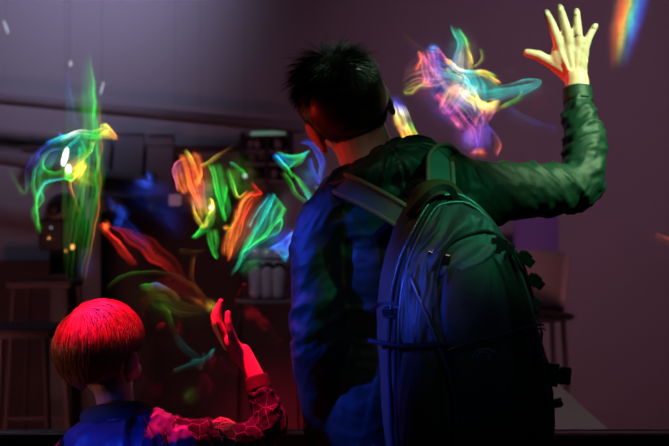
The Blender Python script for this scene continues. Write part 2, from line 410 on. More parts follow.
# ------------------------------------------------------------------ cast light figures, painted as glowing ribbons in front of the glass
def light_mat():
    m = bpy.data.materials.new('painted_light'); m.use_nodes = True; nt = m.node_tree; nt.nodes.clear()
    o = nt.nodes.new('ShaderNodeOutputMaterial'); ad = nt.nodes.new('ShaderNodeAddShader')
    t = nt.nodes.new('ShaderNodeBsdfTransparent'); e = nt.nodes.new('ShaderNodeEmission')
    at_ = nt.nodes.new('ShaderNodeAttribute'); at_.attribute_name = 'glow'
    nt.links.new(at_.outputs['Color'], e.inputs['Color']); e.inputs['Strength'].default_value = 1.0
    nt.links.new(t.outputs[0], ad.inputs[0]); nt.links.new(e.outputs[0], ad.inputs[1]); nt.links.new(ad.outputs[0], o.inputs[0])
    return m
M['light'] = light_mat()
HUE = dict(r=(1, .03, .02), o=(1, .20, .03), y=(1, .72, .06), g=(.03, .75, .06), c=(.02, .62, .55), b=(.03, .10, .95), v=(.22, .06, .75),
           p=(.95, .16, .38), w=(.9, .95, .8), t=(.01, .38, .36), e=(.10, .55, .03), n=(.35, .16, .03), k=(0, 0, 0), s=(.10, .30, .75))
layer = [0]
def veil(parent, A, B, cols, s, edge=2.0, streak=.55, sf=9, cols2=None, fade=(.18, .18), seed=None, along=True, soft=False):
    """gauzy sheet of light between outline A (its bright crease) and outline B (where it dies away)"""
    NU, NV = 64, 34
    seed = len(bpy.data.objects) if seed is None else seed
    a = spl([(*p, 0) for p in A], 12); b = spl([(*p, 0) for p in B], 12)
    def smp(c, t):
        f = t*(len(c)-1); i = min(int(f), len(c)-2); return c[i].lerp(c[i+1], f-i)
    def hue(cs, t):
        f = t*(len(cs)-1); i = min(int(f), max(len(cs)-2, 0)); j = min(i+1, len(cs)-1)
        return Vector(HUE[cs[i]]).lerp(Vector(HUE[cs[j]]), f-i)
    layer[0] = (layer[0]+1) % 14; y0 = GY - .012 - layer[0]*.0016
    bm = bmesh.new(); lay = bm.verts.layers.float_color.new('glow'); rows = []
    for i in range(NU+1):
        u = i/NU; row = []
        pa, pb = smp(a, u), smp(b, u)
        for j in range(NV+1):
            v = j/NV; q = pa.lerp(pb, v)
            n0 = Vector((q.x*.055, q.y*.055, seed)); n1 = Vector((q.x*.28, q.y*.28, seed+3))
            q.x += 2.8*noise.noise(n0) + .45*noise.noise(n1); q.y += 2.8*noise.noise(n0+Vector((9, 4, 5))) + .45*noise.noise(n1+Vector((4, 9, 5)))
            ve = bm.verts.new(P(q.x, q.y, y0 + .004*noise.noise(Vector((u*3, v*2, seed+9)))))
            fu = min(1, u/max(fade[0], 1e-3))*min(1, (1-u)/max(fade[1], 1e-3)); fu = fu*fu*(3-2*fu)
            prof = (1-v)**edge * min(1, v/.16) + .55*math.exp(-((v-.14)/.08)**2)
            if soft: prof = max(0, math.exp(-((v-.5)/.20)**2) - .002)
            nz = .65*noise.noise(Vector((v*sf, u*1.1, seed))) + .6*noise.noise(Vector((v*sf*2.6, u*1.4, seed))) if along else noise.noise(Vector((u*sf*1.3, v*1.2, seed)))
            big = noise.noise(Vector((u*3.2, v*2.0, seed+20))); fine = 1-2.4*abs(noise.noise(Vector((q.x*.16, q.y*.16, seed+31))))
            k = max(0, 1 + streak*2.2*nz)**1.6 * max(0, 1+1.1*big) * (.88 + .3*max(0, fine))
            c = hue(cols, u)
            if cols2: c = c.lerp(hue(cols2, u), min(1, max(0, v + .35*nz)))
            end = 1 if v < .999 else 0
            c = c * (1.25*s*prof*k*fu*end); ve[lay] = (c.x, c.y, c.z, 1); row.append(ve)
        rows.append(row)
    for u, v in zip(rows, rows[1:]):
        for k in range(NV): bm.faces.new((u[k], u[k+1], v[k+1], v[k]))
    me = bpy.data.meshes.new('light_ribbon'); bm.to_mesh(me); bm.free()
    return link('light_ribbon', me, M['light'], parent)
def halo(parent, c, r, ang, cols, s): return wisp(parent, c, r, ang, cols, s, streak=.25)
def line(parent, pts, wpx, cols, s, **k):
    """narrow crease of light"""
    c = spl([(*p, 0) for p in pts], 4); A, B = [], []
    for i, q in enumerate(c):
        t = (c[min(i+1, len(c)-1)]-c[max(i-1, 0)]).normalized(); n = Vector((-t.y, t.x, 0))
        A.append(((q-n*wpx*.25).x, (q-n*wpx*.25).y)); B.append(((q+n*wpx).x, (q+n*wpx).y))
    k.setdefault('edge', 1.4); return veil(parent, A, B, cols, s, **k)
def wisp(parent, c, r, ang, cols, s, **k):
    """soft patch"""
    ca, sa = math.cos(math.radians(ang)), math.sin(math.radians(ang)); A, B = [], []
    for i in range(6):
        t = (i/5*2-1)*1.25; h = (math.sqrt(max(0, 1-(t/1.25)**2))*.6+.4)*1.5
        for L, sg in ((A, -1), (B, 1)):
            x, y = t*r[0], sg*h*r[1]; L.append((c[0]+x*ca-y*sa, c[1]+x*sa+y*ca))
    k.setdefault('streak', .4)
    return veil(parent, A, B, cols, s*1.15, fade=(.5, .5), soft=True, **k)
def figure(px, py, lab):
    o = empty('light_figure', P(px, py, GY-.02)); return tag(o, lab, 'projected light', 'light figures on the glass')

f = figure(72, 170, 'tall green beam and cyan swirl of light around the bright white glint')
veil(f, [(90, 38), (95, 80), (96, 125), (90, 165), (80, 215), (72, 290)], [(80, 60), (82, 90), (82, 130), (76, 170), (66, 220), (60, 285)], 'kgggee', .34, 1.0, .6, 7, fade=(.3, .45))
veil(f, [(94, 70), (97, 110), (100, 160), (97, 200), (90, 240), (82, 285)], [(88, 60), (90, 110), (90, 160), (88, 200), (80, 240), (74, 285)], 'eggggn', .30, 1.2, .8, 8, fade=(.3, .4))
line(f, [(98, 95), (101, 140), (99, 180), (97, 215), (90, 255), (84, 290)], 4, 'nooonn', .22)
line(f, [(66, 66), (69, 90), (74, 115), (80, 135)], 9, 'bss', .10, fade=(.3, .3))
line(f, [(46, 146), (58, 138), (72, 134), (88, 134), (100, 134), (112, 128)], 6, 'bccggy', .95, streak=.4)
line(f, [(60, 140), (75, 131), (92, 131), (108, 128)], 5, 'gwgy', .75)
line(f, [(58, 132), (62, 137), (60, 143)], 5, 'sbb', .5)
veil(f, [(100, 126), (108, 124), (117, 138)], [(96, 142), (104, 140), (118, 141)], 'gyo', .75, .8)
line(f, [(80, 138), (84, 150), (86, 162), (82, 172), (76, 180)], 8, 'cggyy', .45)
line(f, [(96, 138), (92, 150), (84, 160), (72, 168), (66, 176)], 7, 'ygyog', .6)
line(f, [(62, 150), (50, 150), (43, 158), (44, 168), (54, 173), (66, 172)], 5, 'bsgggg', .42)
line(f, [(52, 140), (44, 148), (38, 156), (40, 162)], 4, 'bbb', .4)
veil(f, [(64, 178), (72, 182), (80, 174), (88, 166)], [(62, 166), (72, 168), (78, 160), (84, 158)], 'ggyo', .8, .6)
line(f, [(68, 180), (56, 180), (44, 186), (37, 200), (38, 215), (41, 236)], 5, 'gccgge', .55)
line(f, [(40, 190), (42, 202), (36, 214), (40, 230)], 5, 'cggg', .45)
line(f, [(70, 178), (72, 190), (76, 200), (80, 212)], 4, 'yonn', .35)
veil(f, [(24, 192), (26, 170), (36, 152)], [(34, 188), (36, 172), (44, 155)], 'gbb', .07, .8)
line(f, [(8, 162), (16, 180), (22, 193), (26, 186)], 5, 'keg', .12)
wisp(f, (74, 150), (30, 26), 0, 'gcg', .09); wisp(f, (86, 110), (14, 50), 0, 'ggk', .05)
veil(f, [(100, 60), (104, 110), (106, 160), (100, 220), (90, 280)], [(66, 70), (64, 120), (60, 165), (62, 220), (64, 280)], 'kgegn', .07, .3, .9, 9, fade=(.4, .4)); veil(f, [(44, 150), (34, 168), (30, 188), (36, 206)], [(62, 148), (58, 160), (52, 170), (56, 182)], 'bcgg', .16, .4, .8, 8)
wisp(f, (78, 172), (22, 14), 30, 'gyg', .2); wisp(f, (78, 172), (16, 16), 0, 'gyg', .16)
line(f, [(64, 150), (74, 142), (80, 136)], 4, 'ccg', .4); line(f, [(72, 176), (78, 160), (80, 145)], 5, 'ygc', .5)

f = figure(190, 190, 'flame-like orange sheet of light beside the green feather of light')
veil(f, [(178, 152), (183, 175), (192, 200), (201, 226)], [(200, 152), (207, 170), (209, 192), (211, 218)], 'oooy', .52, .7, .8, 9, cols2='orog', fade=(.12, .2))
veil(f, [(174, 166), (176, 182), (184, 196)], [(186, 158), (192, 176), (194, 190)], 'poo', .40, .9)
line(f, [(186, 148), (192, 158), (198, 172), (202, 188)], 5, 'eyoo', .6); line(f, [(178, 192), (174, 178), (176, 164), (184, 156)], 4, 'oppo', .45)
line(f, [(192, 152), (199, 160), (202, 174), (196, 186)], 5, 'ooy', .55)
line(f, [(190, 196), (196, 210), (202, 226), (206, 218)], 4, 'oyo', .65)
line(f, [(200, 165), (210, 161), (222, 152), (238, 140)], 4, 'yynn', .28, fade=(.1, .6))
halo(f, (194, 182), (20, 30), -15, 'oro', .14)
f = figure(215, 205, 'green feather of light with yellow tip hanging beside the orange sheet')
veil(f, [(206, 162), (212, 182), (218, 204), (226, 224)], [(222, 162), (226, 178), (230, 196), (231, 218)], 'egggg', .34, .6, .6, 7, fade=(.15, .2))
veil(f, [(214, 205), (206, 218), (198, 230), (189, 239)], [(216, 216), (212, 228), (206, 234), (194, 240)], 'yggg', .55, .8)
veil(f, [(206, 226), (206, 242), (212, 254), (217, 259)], [(218, 226), (220, 240), (218, 250), (219, 258)], 'eggg', .26, .6)
line(f, [(228, 164), (234, 164), (242, 170), (246, 178)], 4, 'cgg', .35); line(f, [(230, 168), (234, 184), (240, 196), (248, 190)], 5, 'ggyo', .42)
veil(f, [(228, 166), (230, 185), (236, 200)], [(240, 170), (242, 185), (243, 196)], 'eeg', .16, .6)
line(f, [(208, 198), (212, 208), (207, 216)], 6, 'yyy', .9, fade=(.3, .3)); wisp(f, (212, 207), (4, 4), 0, 'ywy', .8)
line(f, [(226, 185), (224, 205), (226, 222)], 4, 'ggg', .4)

halo(f, (216, 195), (14, 32), 0, 'gge', .13); halo(f, (240, 180), (18, 24), 0, 'nen', .08)
f = figure(242, 222, 'twisted red-orange ribbon of light between the two green sheets')
veil(f, [(252, 188), (241, 200), (234, 220), (225, 242), (228, 262)], [(264, 194), (254, 206), (250, 222), (242, 242), (231, 262)], 'roooo', .38, .6, .7, 6, cols2='rrroo')
line(f, [(250, 182), (258, 189), (262, 195), (250, 196), (242, 203), (238, 214)], 4, 'rrroo', .8)
line(f, [(254, 200), (246, 216), (240, 232), (232, 248), (229, 262)], 4, 'rroor', .65)
line(f, [(238, 208), (232, 226), (225, 240), (225, 256)], 4, 'oyoo', .5); wisp(f, (226, 229), (3, 3), 0, 'yoy', .5)

halo(f, (244, 220), (14, 38), 25, 'ror', .12)
f = figure(260, 235, 'pointed green-cyan sheet of light over the pale tubes')
veil(f, [(270, 192), (258, 212), (248, 235), (240, 254), (231, 277)], [(286, 206), (284, 216), (276, 232), (258, 246), (238, 268)], 'tcggc', .24, .3, .8, 8, cols2='gggcc')
line(f, [(276, 193), (268, 210), (258, 228), (244, 252), (232, 277)], 4, 'cccgc', .5)
line(f, [(284, 206), (278, 222), (266, 236), (252, 246), (240, 256)], 4, 'ggggc', .75)
line(f, [(270, 194), (262, 204), (254, 218), (250, 230)], 4, 'scc', .4); line(f, [(272, 194), (280, 202), (287, 210)], 5, 'cgg', .4)
line(f, [(274, 225), (282, 218), (280, 230), (268, 238)], 3, 'cgc', .4)
wisp(f, (250, 265), (12, 8), -30, 'tgt', .12)
halo(f, (262, 232), (20, 40), 30, 'tct', .12)
f = figure(286, 240, 'deep blue fan of light between the cyan sheet and the man\'s sleeve')
veil(f, [(296, 226), (286, 236), (278, 244), (268, 250)], [(294, 240), (288, 258), (284, 262), (276, 252)], 'sbbb', .65, .5, .5, 5, cols2='bbcb')
line(f, [(296, 230), (290, 246), (285, 262)], 4, 'bsc', .5)

halo(f, (284, 242), (18, 16), -40, 'bbb', .16)
f = figure(298, 175, 'cyan triangle of light with green tail beside the man\'s neck')
veil(f, [(276, 154), (288, 154), (300, 153), (309, 152)], [(284, 162), (290, 168), (298, 166), (308, 156)], 'bcgc', .40, .4, .5, 5)
line(f, [(274, 153), (281, 162), (289, 169), (295, 178)], 5, 'bcgg', .65); line(f, [(276, 153), (290, 156), (304, 152), (310, 149)], 3, 'cgct', .5)
line(f, [(309, 152), (298, 160), (288, 169)], 4, 'bgc', .4)
veil(f, [(290, 168), (298, 184), (306, 198), (318, 212)], [(300, 178), (310, 188), (316, 198), (322, 205)], 'egct', .42, .5, .6, 6)
line(f, [(284, 172), (292, 183), (300, 194), (310, 203)], 4, 'eggc', .4)
veil(f, [(298, 142), (308, 146), (316, 160), (320, 178)], [(306, 136), (320, 148), (326, 165), (322, 185)], 'bbbs', .36, .6, .6)
line(f, [(310, 156), (314, 170), (322, 184)], 5, 'bbb', .4); line(f, [(314, 186), (322, 188), (330, 184)], 5, 'tc', .22)
wisp(f, (312, 175), (16, 20), 20, 'tb', .10)

f = figure(140, 200, 'scattered deep blue patches of light beyond the long red streak')
for c, r, an, s in (((146, 184), (12, 5), 10, .35), ((150, 178), (8, 4), 60, .3), ((122, 212), (8, 6), 50, .38), ((118, 222), (5, 8), 20, .18), ((132, 232), (24, 8), 45, .07),
                    ((160, 205), (30, 18), 20, .035), ((170, 220), (20, 12), 50, .04), ((112, 205), (4, 10), -30, .12), ((150, 190), (30, 12), 5, .05), ((86, 265), (10, 20), 10, .02)):
    wisp(f, c, r, an, 'bbv' if s < .1 else 'bb', s)
f = figure(140, 245, 'long red streak of light slanting down above the child\'s hair')
line(f, [(103, 222), (112, 236), (126, 252), (138, 266)], 7, 'rrrr', .45, fade=(.05, .5)); wisp(f, (105, 226), (5, 6), 0, 'ror', .65)
veil(f, [(106, 222), (126, 242), (150, 262), (176, 276)], [(120, 228), (150, 236), (178, 262), (190, 285)], 'rrrr', .10, .4, .5, 6, fade=(.1, .4))
f = figure(175, 300, 'faint olive and amber wisps of light above the child\'s hand')
line(f, [(104, 290), (118, 278), (136, 272), (160, 272), (184, 278), (200, 290), (216, 306)], 5, 'neennoo', 0.081)
line(f, [(138, 286), (150, 284), (158, 282), (170, 290), (184, 302)], 6, 'gesnn', 0.186)
veil(f, [(140, 288), (160, 286), (180, 298), (210, 310)], [(150, 305), (165, 312), (180, 318), (205, 316)], 'eenn', 0.043, .4, .7)
wisp(f, (213, 306), (9, 7), 30, 'oyo', 0.174); wisp(f, (200, 302), (16, 6), 30, 'non', 0.099)
line(f, [(196, 255), (194, 275), (198, 295)], 5, 'non', 0.062); line(f, [(178, 250), (192, 251), (206, 250)], 5, 'nn', 0.062)
line(f, [(160, 300), (170, 315), (176, 330), (184, 345), (204, 360)], 8, 'nentt', 0.050); line(f, [(190, 362), (204, 358), (214, 350), (208, 360)], 4, 'tct', 0.087)
line(f, [(172, 370), (186, 366), (202, 362)], 6, 'ntt', 0.062); line(f, [(205, 352), (205, 362), (198, 372)], 5, 'tn', 0.074); wisp(f, (190, 395), (12, 10), -40, 'ne', 0.028)
wisp(f, (165, 300), (50, 22), 20, 'ne', 0.014)

f = figure(470, 90, 'large rainbow burst of light between the man\'s head and his raised hand')
veil(f, [(449, 24), (455, 42), (452, 58), (446, 72)], [(464, 30), (469, 44), (474, 58), (474, 74)], 'tcss', .34, .2, .6, 5, cols2='ggyy')
line(f, [(458, 26), (465, 38), (470, 52), (474, 66)], 3, 'ceyy', .5)
veil(f, [(416, 52), (420, 66), (422, 82), (406, 92)], [(438, 46), (442, 62), (442, 78), (432, 88)], 'ooyg', .26, .4, .9, 9, cols2='pbse', along=True)
line(f, [(418, 50), (422, 58), (416, 72)], 4, 'oor', .5); line(f, [(436, 46), (443, 54), (449, 66)], 4, 'opo', .55); wisp(f, (433, 51), (7, 6), 0, 'bsb', .55)
line(f, [(404, 93), (412, 92), (418, 86)], 4, 'eyo', .28)
line(f, [(444, 60), (452, 62), (460, 70), (470, 72), (484, 72), (497, 76)], 7, 'pywcyg', .75, streak=.4)
line(f, [(446, 68), (456, 78), (468, 84), (478, 96)], 7, 'yccw', .7); line(f, [(474, 70), (484, 74), (492, 77), (500, 82)], 5, 'gyyo', .55)
veil(f, [(452, 66), (460, 80), (466, 96), (476, 116)], [(478, 72), (488, 82), (488, 96), (486, 112)], 'ycyp', .40, .3, .6, 7, cols2='cctt')
line(f, [(457, 84), (464, 92), (474, 100), (486, 106), (500, 102)], 9, 'pwyyy', .9, streak=.4)
line(f, [(450, 92), (456, 86), (466, 84)], 6, 'pps', .4); wisp(f, (463, 90), (8, 7), 30, 'pyw', .5)
veil(f, [(474, 84), (484, 88), (500, 88), (520, 84), (541, 82)], [(476, 106), (490, 106), (504, 102), (524, 96), (542, 88)], 'cttcc', .26, .2, .5, 6, cols2='stttt', fade=(.15, .12))
line(f, [(486, 90), (504, 86), (522, 81), (536, 80), (541, 84), (532, 90), (514, 97)], 4, 'ttccctt', .28); line(f, [(476, 84), (474, 94), (482, 104), (496, 106)], 5, 'ccct', .4)
line(f, [(498, 108), (510, 103), (520, 98), (522, 90)], 5, 'yget', .36)
veil(f, [(474, 98), (480, 112), (482, 126)], [(500, 100), (498, 108), (486, 126)], 'ypp', .32, .5)
for c, r, an, cs, s in (((426, 84), (8, 4), 10, 'rp', .5), ((430, 78), (9, 6), 40, 'pv', .3), ((441, 98), (9, 6), 30, 'pr', .5), ((446, 108), (8, 5), 50, 'ppr', .45), ((458, 122), (10, 5), 50, 'rpp', .5), ((454, 92), (8, 6), 20, 'pov', .35),
                        ((464, 104), (12, 8), 20, 'sv', .22), ((474, 138), (16, 14), 60, 'bvb', .20), ((478, 154), (8, 5), 0, 'ror', .5), ((468, 140), (7, 12), 10, 'bs', .18), ((452, 100), (34, 26), 40, 'vb', .06), ((440, 88), (10, 14), 20, 'sb', .14)):
    wisp(f, c, r, an, cs, s)
line(f, [(484, 124), (494, 132), (499, 144), (496, 156)], 6, 'bvop', .26); line(f, [(482, 122), (478, 140), (474, 156)], 5, 'pbv', .22)
line(f, [(505, 105), (522, 116), (545, 124), (558, 130)], 14, 'bsbb', .045); line(f, [(404, 32), (418, 44), (430, 52)], 6, 'nn', .05)
line(f, [(474, 66), (480, 58), (478, 48)], 4, 'ye', .2)
halo(f, (455, 85), (52, 40), 40, 'vsv', .06); veil(f, [(458, 62), (452, 78), (444, 92), (436, 108)], [(478, 76), (474, 92), (464, 106), (452, 120)], 'cyyp', .22, .2, .9, 9, cols2='ssvp')
veil(f, [(400, 96), (416, 92), (432, 90), (450, 84)], [(404, 66), (420, 54), (434, 52), (452, 64)], 'eyoc', .14, .4, .9, 11, cols2='opbs')
line(f, [(462, 74), (470, 84), (478, 96), (486, 108)], 6, 'wcyy', .5); line(f, [(428, 66), (440, 72), (452, 74), (462, 78)], 5, 'pbcw', .5); line(f, [(486, 106), (480, 116), (476, 128)], 5, 'yop', .45); halo(f, (428, 76), (16, 24), 10, 'opv', .12); halo(f, (462, 96), (22, 16), 35, 'pyc', .26); halo(f, (470, 132), (16, 24), 0, 'vpv', .12); halo(f, (462, 54), (14, 26), 0, 'cty', .12)
halo(f, (448, 112), (22, 12), 45, 'pvp', .14); halo(f, (484, 84), (20, 12), 20, 'ccg', .20); halo(f, (520, 92), (26, 10), -8, 'tt', .07)
veil(f, [(414, 54), (424, 66), (436, 82), (452, 96)], [(440, 50), (448, 62), (456, 76), (466, 92)], 'ropy', .22, .2, .8, 10, cols2='vbcy'); veil(f, [(440, 96), (452, 108), (466, 126), (474, 150)], [(470, 100), (480, 112), (490, 128), (492, 152)], 'prpv', .20, .2, .8, 9, cols2='vsbv')
f = figure(404, 122, 'bright yellow patch of light beside the man\'s neck and ear')
veil(f, [(391, 98), (393, 114), (397, 128), (403, 145)], [(404, 104), (410, 116), (415, 128), (419, 140)], 'syoy', .62, .1, .6, 6, cols2='bwgo', fade=(.25, .12))
wisp(f, (398, 104), (10, 8), 60, 'bv', .4); wisp(f, (402, 122), (11, 8), 70, 'wyw', .4); wisp(f, (408, 134), (10, 6), 60, 'yoy', .5); wisp(f, (418, 146), (14, 10), 40, 'vb', .08)
f = figure(624, 22, 'soft rainbow stripe of light at the upper corner, apart from the rest')
for dx, cs, s in ((-10, 'nno', .20), (-6, 'oro', .42), (-2, 'oyy', .36), (2, 'egc', .26), (6, 'ccs', .32), (10, 'sbb', .36), (14, 'bbv', .20)):
    wisp(f, (627+dx, 14), (46, 7), 100 + dx*.25, cs, s, streak=.08)
f = figure(668, 238, 'small faint orange arc of light low beside the frame edge')
line(f, [(655, 234), (664, 238), (676, 240)], 6, 'oo', .12)
# ------------------------------------------------------------------ people
def head_into(bm, H, R, k=1.0, child=False):
    """head with brow, nose, lips, chin and ears about the point H; R turns it (x right, y the way the face looks, z up)"""
    def e(c, r, rr=None):
        q = R @ rr if rr is not None else R
        add_ell(bm, H + R @ (Vector(c)*k), Vector(r)*k, q)
    e((0, -.008, .022), (.0765, .094, .086))
    e((0, .030, -.012), (.064, .066, .075)); e((0, .046, -.062), (.046, .044, .040)); e((0, .036, -.046), (.056, .052, .046))
    e((0, .074, -.083), (.019, .016, .015))                        # chin
    e((0, .084, .022), (.050, .014, .014))                         # brow
    e((0, .098, -.018), (.0105, .014, .026), Euler((math.radians(22), 0, 0)).to_matrix()); e((0, .106, -.034), (.015, .013, .010))
    e((0, .092, -.056), (.023, .009, .0055)); e((0, .090, -.066), (.019, .009, .006))
    for s in (-1, 1):
        e((s*.040, .068, -.028), (.024, .022, .022))
        rr = Euler((0, 0, s*math.radians(-24))).to_matrix() @ Euler((math.radians(-10), 0, 0)).to_matrix()
        xo = .009 if child else 0
        e((s*(.0785+xo), -.008, -.012), (.007, .018, .030), rr); e((s*(.077+xo*.7), -.002, -.038), (.007, .010, .012), rr)
        e((s*(.0825+xo*1.3), -.014, -.004), (.004, .017, .026), rr)
def hand_into(bm, wrist, fingers, palm, thumb, k=1.0):
    for pts, rr in fingers: add_tube(bm, pts, [x*k for x in rr], 10)
    add_tube(bm, thumb[0], [x*k for x in thumb[1]], 10)
    for c, r, rot in palm: add_ell(bm, c, r, rot)
def legs_into(bm, hipL, hipR, foot_y, thigh, calf, kneez, seg=14):
    for h, sx in ((hipL, -1), (hipR, 1)):
        a = Vector((h.x + sx*.01, h.y + .0, .075)); kn = Vector(((h.x+a.x)/2, h.y+.015, kneez))
        add_tube(bm, [h, (h+kn)/2, kn, (kn*.55+a*.45), a], [thigh, thigh*.88, thigh*.66, calf, calf*.72], seg)
def shoes(parent, feet, k, lab):
    for i, c in enumerate(feet):
        bm = bmesh.new()
        add_tube(bm, [c + Vector((0, -.06*k, .045*k)), c + Vector((0, .02*k, .055*k)), c + Vector((0, .12*k, .038*k)), c + Vector((0, .175*k, .032*k))], [.040*k, .047*k, .046*k, .036*k], 14, flat=.85, up=Vector((0, 0, 1)))
        add_ell(bm, c + Vector((0, -.03*k, .085*k)), (.045*k, .055*k, .045*k))
        sh = blob('shoe', bm, M['shoe'], parent, .006, 3)
        bm = bmesh.new(); add_tube(bm, [c + Vector((0, -.075*k, .012)), c + Vector((0, .04*k, .012)), c + Vector((0, .185*k, .012))], [.040*k, .048*k, .042*k], 16, flat=.01/(.045*k), up=Vector((0, 0, 1)))
        obj('sole', bm, M['sole'], sh)
def strand_mesh(name, strands, m, parent, r0=.00035):
    """all hairs as thin tapered three-sided blades in one mesh"""
    vs, fs = [], []
    for pts, rr in strands:
        b = len(vs); n = len(pts)
        for i, p in enumerate(pts):
            t = (pts[min(i+1, n-1)] - pts[max(i-1, 0)])
            s = t.cross(Vector((.3, .9, .2))); s = s.normalized() if s.length > 1e-9 else Vector((1, 0, 0)); u = t.cross(s).normalized()
            k = rr*(1 - .85*(i/(n-1))**2)
            for a in (0, 2.094, 4.189): vs.append(p + (s*math.cos(a) + u*math.sin(a))*k)
        for i in range(n-1):
            for j in range(3):
                fs.append((b+i*3+j, b+i*3+(j+1) % 3, b+i*3+3+(j+1) % 3, b+i*3+3+j))
    me = bpy.data.meshes.new(name); me.from_pydata(vs, [], fs); me.update()
    return link(name, me, m, parent)

# ---- the man
man = empty('person', (.05, -.01, 0))
tag(man, 'person with short dark hair and dark hooded jacket, back turned, one arm raised high', 'person')
HM = P(348, 112, .01)
# the ears' line runs (62, -48) in the picture: head leaned to the left and bowed
KM = 1.09
RM = Matrix.Rotation(math.radians(30), 3, 'Y').inverted() @ Matrix.Rotation(math.radians(7), 3, 'Z') @ Matrix.Rotation(math.radians(8), 3, 'X')
def Pm(px, py, y): return P(px, py, y)
neck0, neck1 = P(374, 178, -.02), P(358, 132, .0)
shL, shR = P(338, 226, -.04), P(474, 196, .05)
elL, wrL = P(320, 350, -.06), P(330, 448, .06)
elR, wrR = P(580, 187, .17), P(577, 88, .27)
chest, waist, pelvis = P(402, 265, .0), P(402, 400, .0), P(402, 500, .0)
bm = bmesh.new(); head_into(bm, HM, RM, KM)
add_tube(bm, [neck0, (neck0+neck1)/2 + Vector((.002, 0, 0)), neck1, HM + RM @ Vector((0, -.01, -.02))], [.068, .060, .060, .062], 18)
RT = Matrix.Rotation(math.radians(10), 3, 'Z')
add_ell(bm, chest, (.145, .095, .17), RT); add_ell(bm, waist, (.135, .09, .18), RT); add_ell(bm, pelvis, (.15, .10, .12), RT)
add_tube(bm, [shL, neck0 - Vector((0, 0, .03)), shR], [.048, .055, .048], 14)
add_tube(bm, [shL, (shL+elL)/2, elL, (elL+wrL)/2, wrL], [.048, .043, .036, .034, .026], 12)
add_tube(bm, [shR, (shR+elR)/2, elR, (elR*.5+wrR*.5) + Vector((.006, 0, 0)), wrR*.8+elR*.2, wrR, P(577, 80, .275)], [.050, .044, .037, .036, .030, .0285, .028], 12)
hipL, hipR = pelvis + Vector((-.085, 0, -.06)), pelvis + Vector((.085, 0, -.06))
legs_into(bm, hipL, hipR, 0, .075, .050, .48)
hy = .30
def Q(x, y, d=0): return P(520 + x/3.43, y/3.43, hy + d)
F = [([Q(134, 168), Q(130, 148, -.004), Q(121, 118, -.006), Q(110, 84, -.002), Q(91, 44, .008)], [.0100, .0106, .0100, .0092, .0076]),
     ([Q(164, 165), Q(165, 138, -.004), Q(159, 104, -.006), Q(151, 74, -.002), Q(137, 26, .008)], [.0104, .0110, .0102, .0094, .0078]),
     ([Q(198, 168), Q(201, 142, -.004), Q(198, 110, -.006), Q(196, 82, -.002), Q(194, 40, .008)], [.0100, .0104, .0098, .0090, .0076]),
     ([Q(222, 186), Q(222, 164, -.002), Q(232, 138, -.003), Q(242, 116, .0), Q(259, 88, .008)], [.0094, .0096, .0088, .0080, .0066])]
TH = ([Q(168, 262, .012), Q(140, 236, .012), Q(104, 214, .010), Q(62, 190, .008), Q(24, 181, .010)], [.016, .0150, .0122, .0112, .0088])
RH = Matrix.Rotation(math.radians(-6), 3, 'Y')
palm = [(Q(177, 178, .0), (.034, .0115, .024), RH), (Q(178, 205, .002), (.036, .013, .040), RH), (Q(138, 192, .002), (.0235, .0120, .032), RH), (Q(122, 212, .008), (.016, .011, .020), RH), (Q(205, 200, 0), (.020, .0125, .036), RH), (Q(188, 248, .004), (.031, .015, .036), RH), (Q(150, 240, .012), (.018, .014, .026), Matrix.Rotation(math.radians(-35), 3, 'Y')),
        (Q(196, 285, .0), (.029, .017, .030), RH)]
hand_into(bm, None, F, palm, TH, 1.16)
for x, y in ((132, 155), (166, 146), (201, 150), (222, 168)): add_ell(bm, Q(x, y, -.009), (.0075, .0055, .0085))
for (a, b) in (((133, 160), (172, 258)), ((166, 150), (184, 258)), ((200, 154), (194, 258)), ((221, 172), (204, 260))):
    add_tube(bm, [Q(*a, -.0105), Q((a[0]+b[0])/2, (a[1]+b[1])/2, -.0115), Q(*b, -.009)], .0030, 8)     # tendons
# the hidden hand, down in the trouser pocket
for i in range(4):
    b0 = wrL + Vector((-.03+.018*i, .012, -.085)); add_tube(bm, [b0 + Vector((0, 0, .05)), b0, b0 + Vector((.0, .012, -.035)), b0 + Vector((0, .030, -.055))], [.010, .010, .009, .008], 8)
add_ell(bm, wrL + Vector((-.004, .008, -.05)), (.038, .016, .05)); add_tube(bm, [wrL + Vector((.025, .01, -.03)), wrL + Vector((.040, .03, -.07)), wrL + Vector((.036, .045, -.095))], [.014, .011, .009], 8)
body = blob('body', bm, M['skin_man'], man, .0034, 4)
# nails, ring, eyes
nailm = mat('nail', (.75, .55, .48), .25)
for (x, y, a) in ((94, 50, -24), (139, 34, -12), (194, 47, 0), (256, 92, 32)):
    bm = bmesh.new(); add_ell(bm, Q(x, y, .006 - .0095), (.0050, .0022, .0068), Matrix.Rotation(math.radians(a), 3, 'Y')); obj('fingernail', bm, nailm, body)
bm = bmesh.new(); rc = Q(196.5, 122, -.005); n = 28
for i in range(n):
    a, b = 2*PI*i/n, 2*PI*(i+1)/n
rr_ = [rc + Vector((.0108*math.cos(2*PI*i/n), .0108*math.sin(2*PI*i/n), .0006*math.cos(2*PI*i/n))) for i in range(n+1)]
add_tube(bm, rr_, .0016, 6, up=Vector((0, 0, 1)), cap=False)
ring = obj('ring', bm, M['silver']); tag(ring, 'thin silver ring on the ring finger of the raised hand', 'ring')
def eyes(H, R, k, parent):
    for s in (-1, 1):
        bm = bmesh.new(); add_ell(bm, H + R @ (Vector((s*.030, .079, .004))*k), Vector((.013, .010, .0095))*k, R); e = obj('eye', bm, M['eye'], parent)
        bm = bmesh.new(); add_ell(bm, H + R @ (Vector((s*.030, .0865, .004))*k), Vector((.0055, .0035, .0055))*k, R); obj('iris', bm, M['lens'], e)
eyes(HM, RM, KM, body)
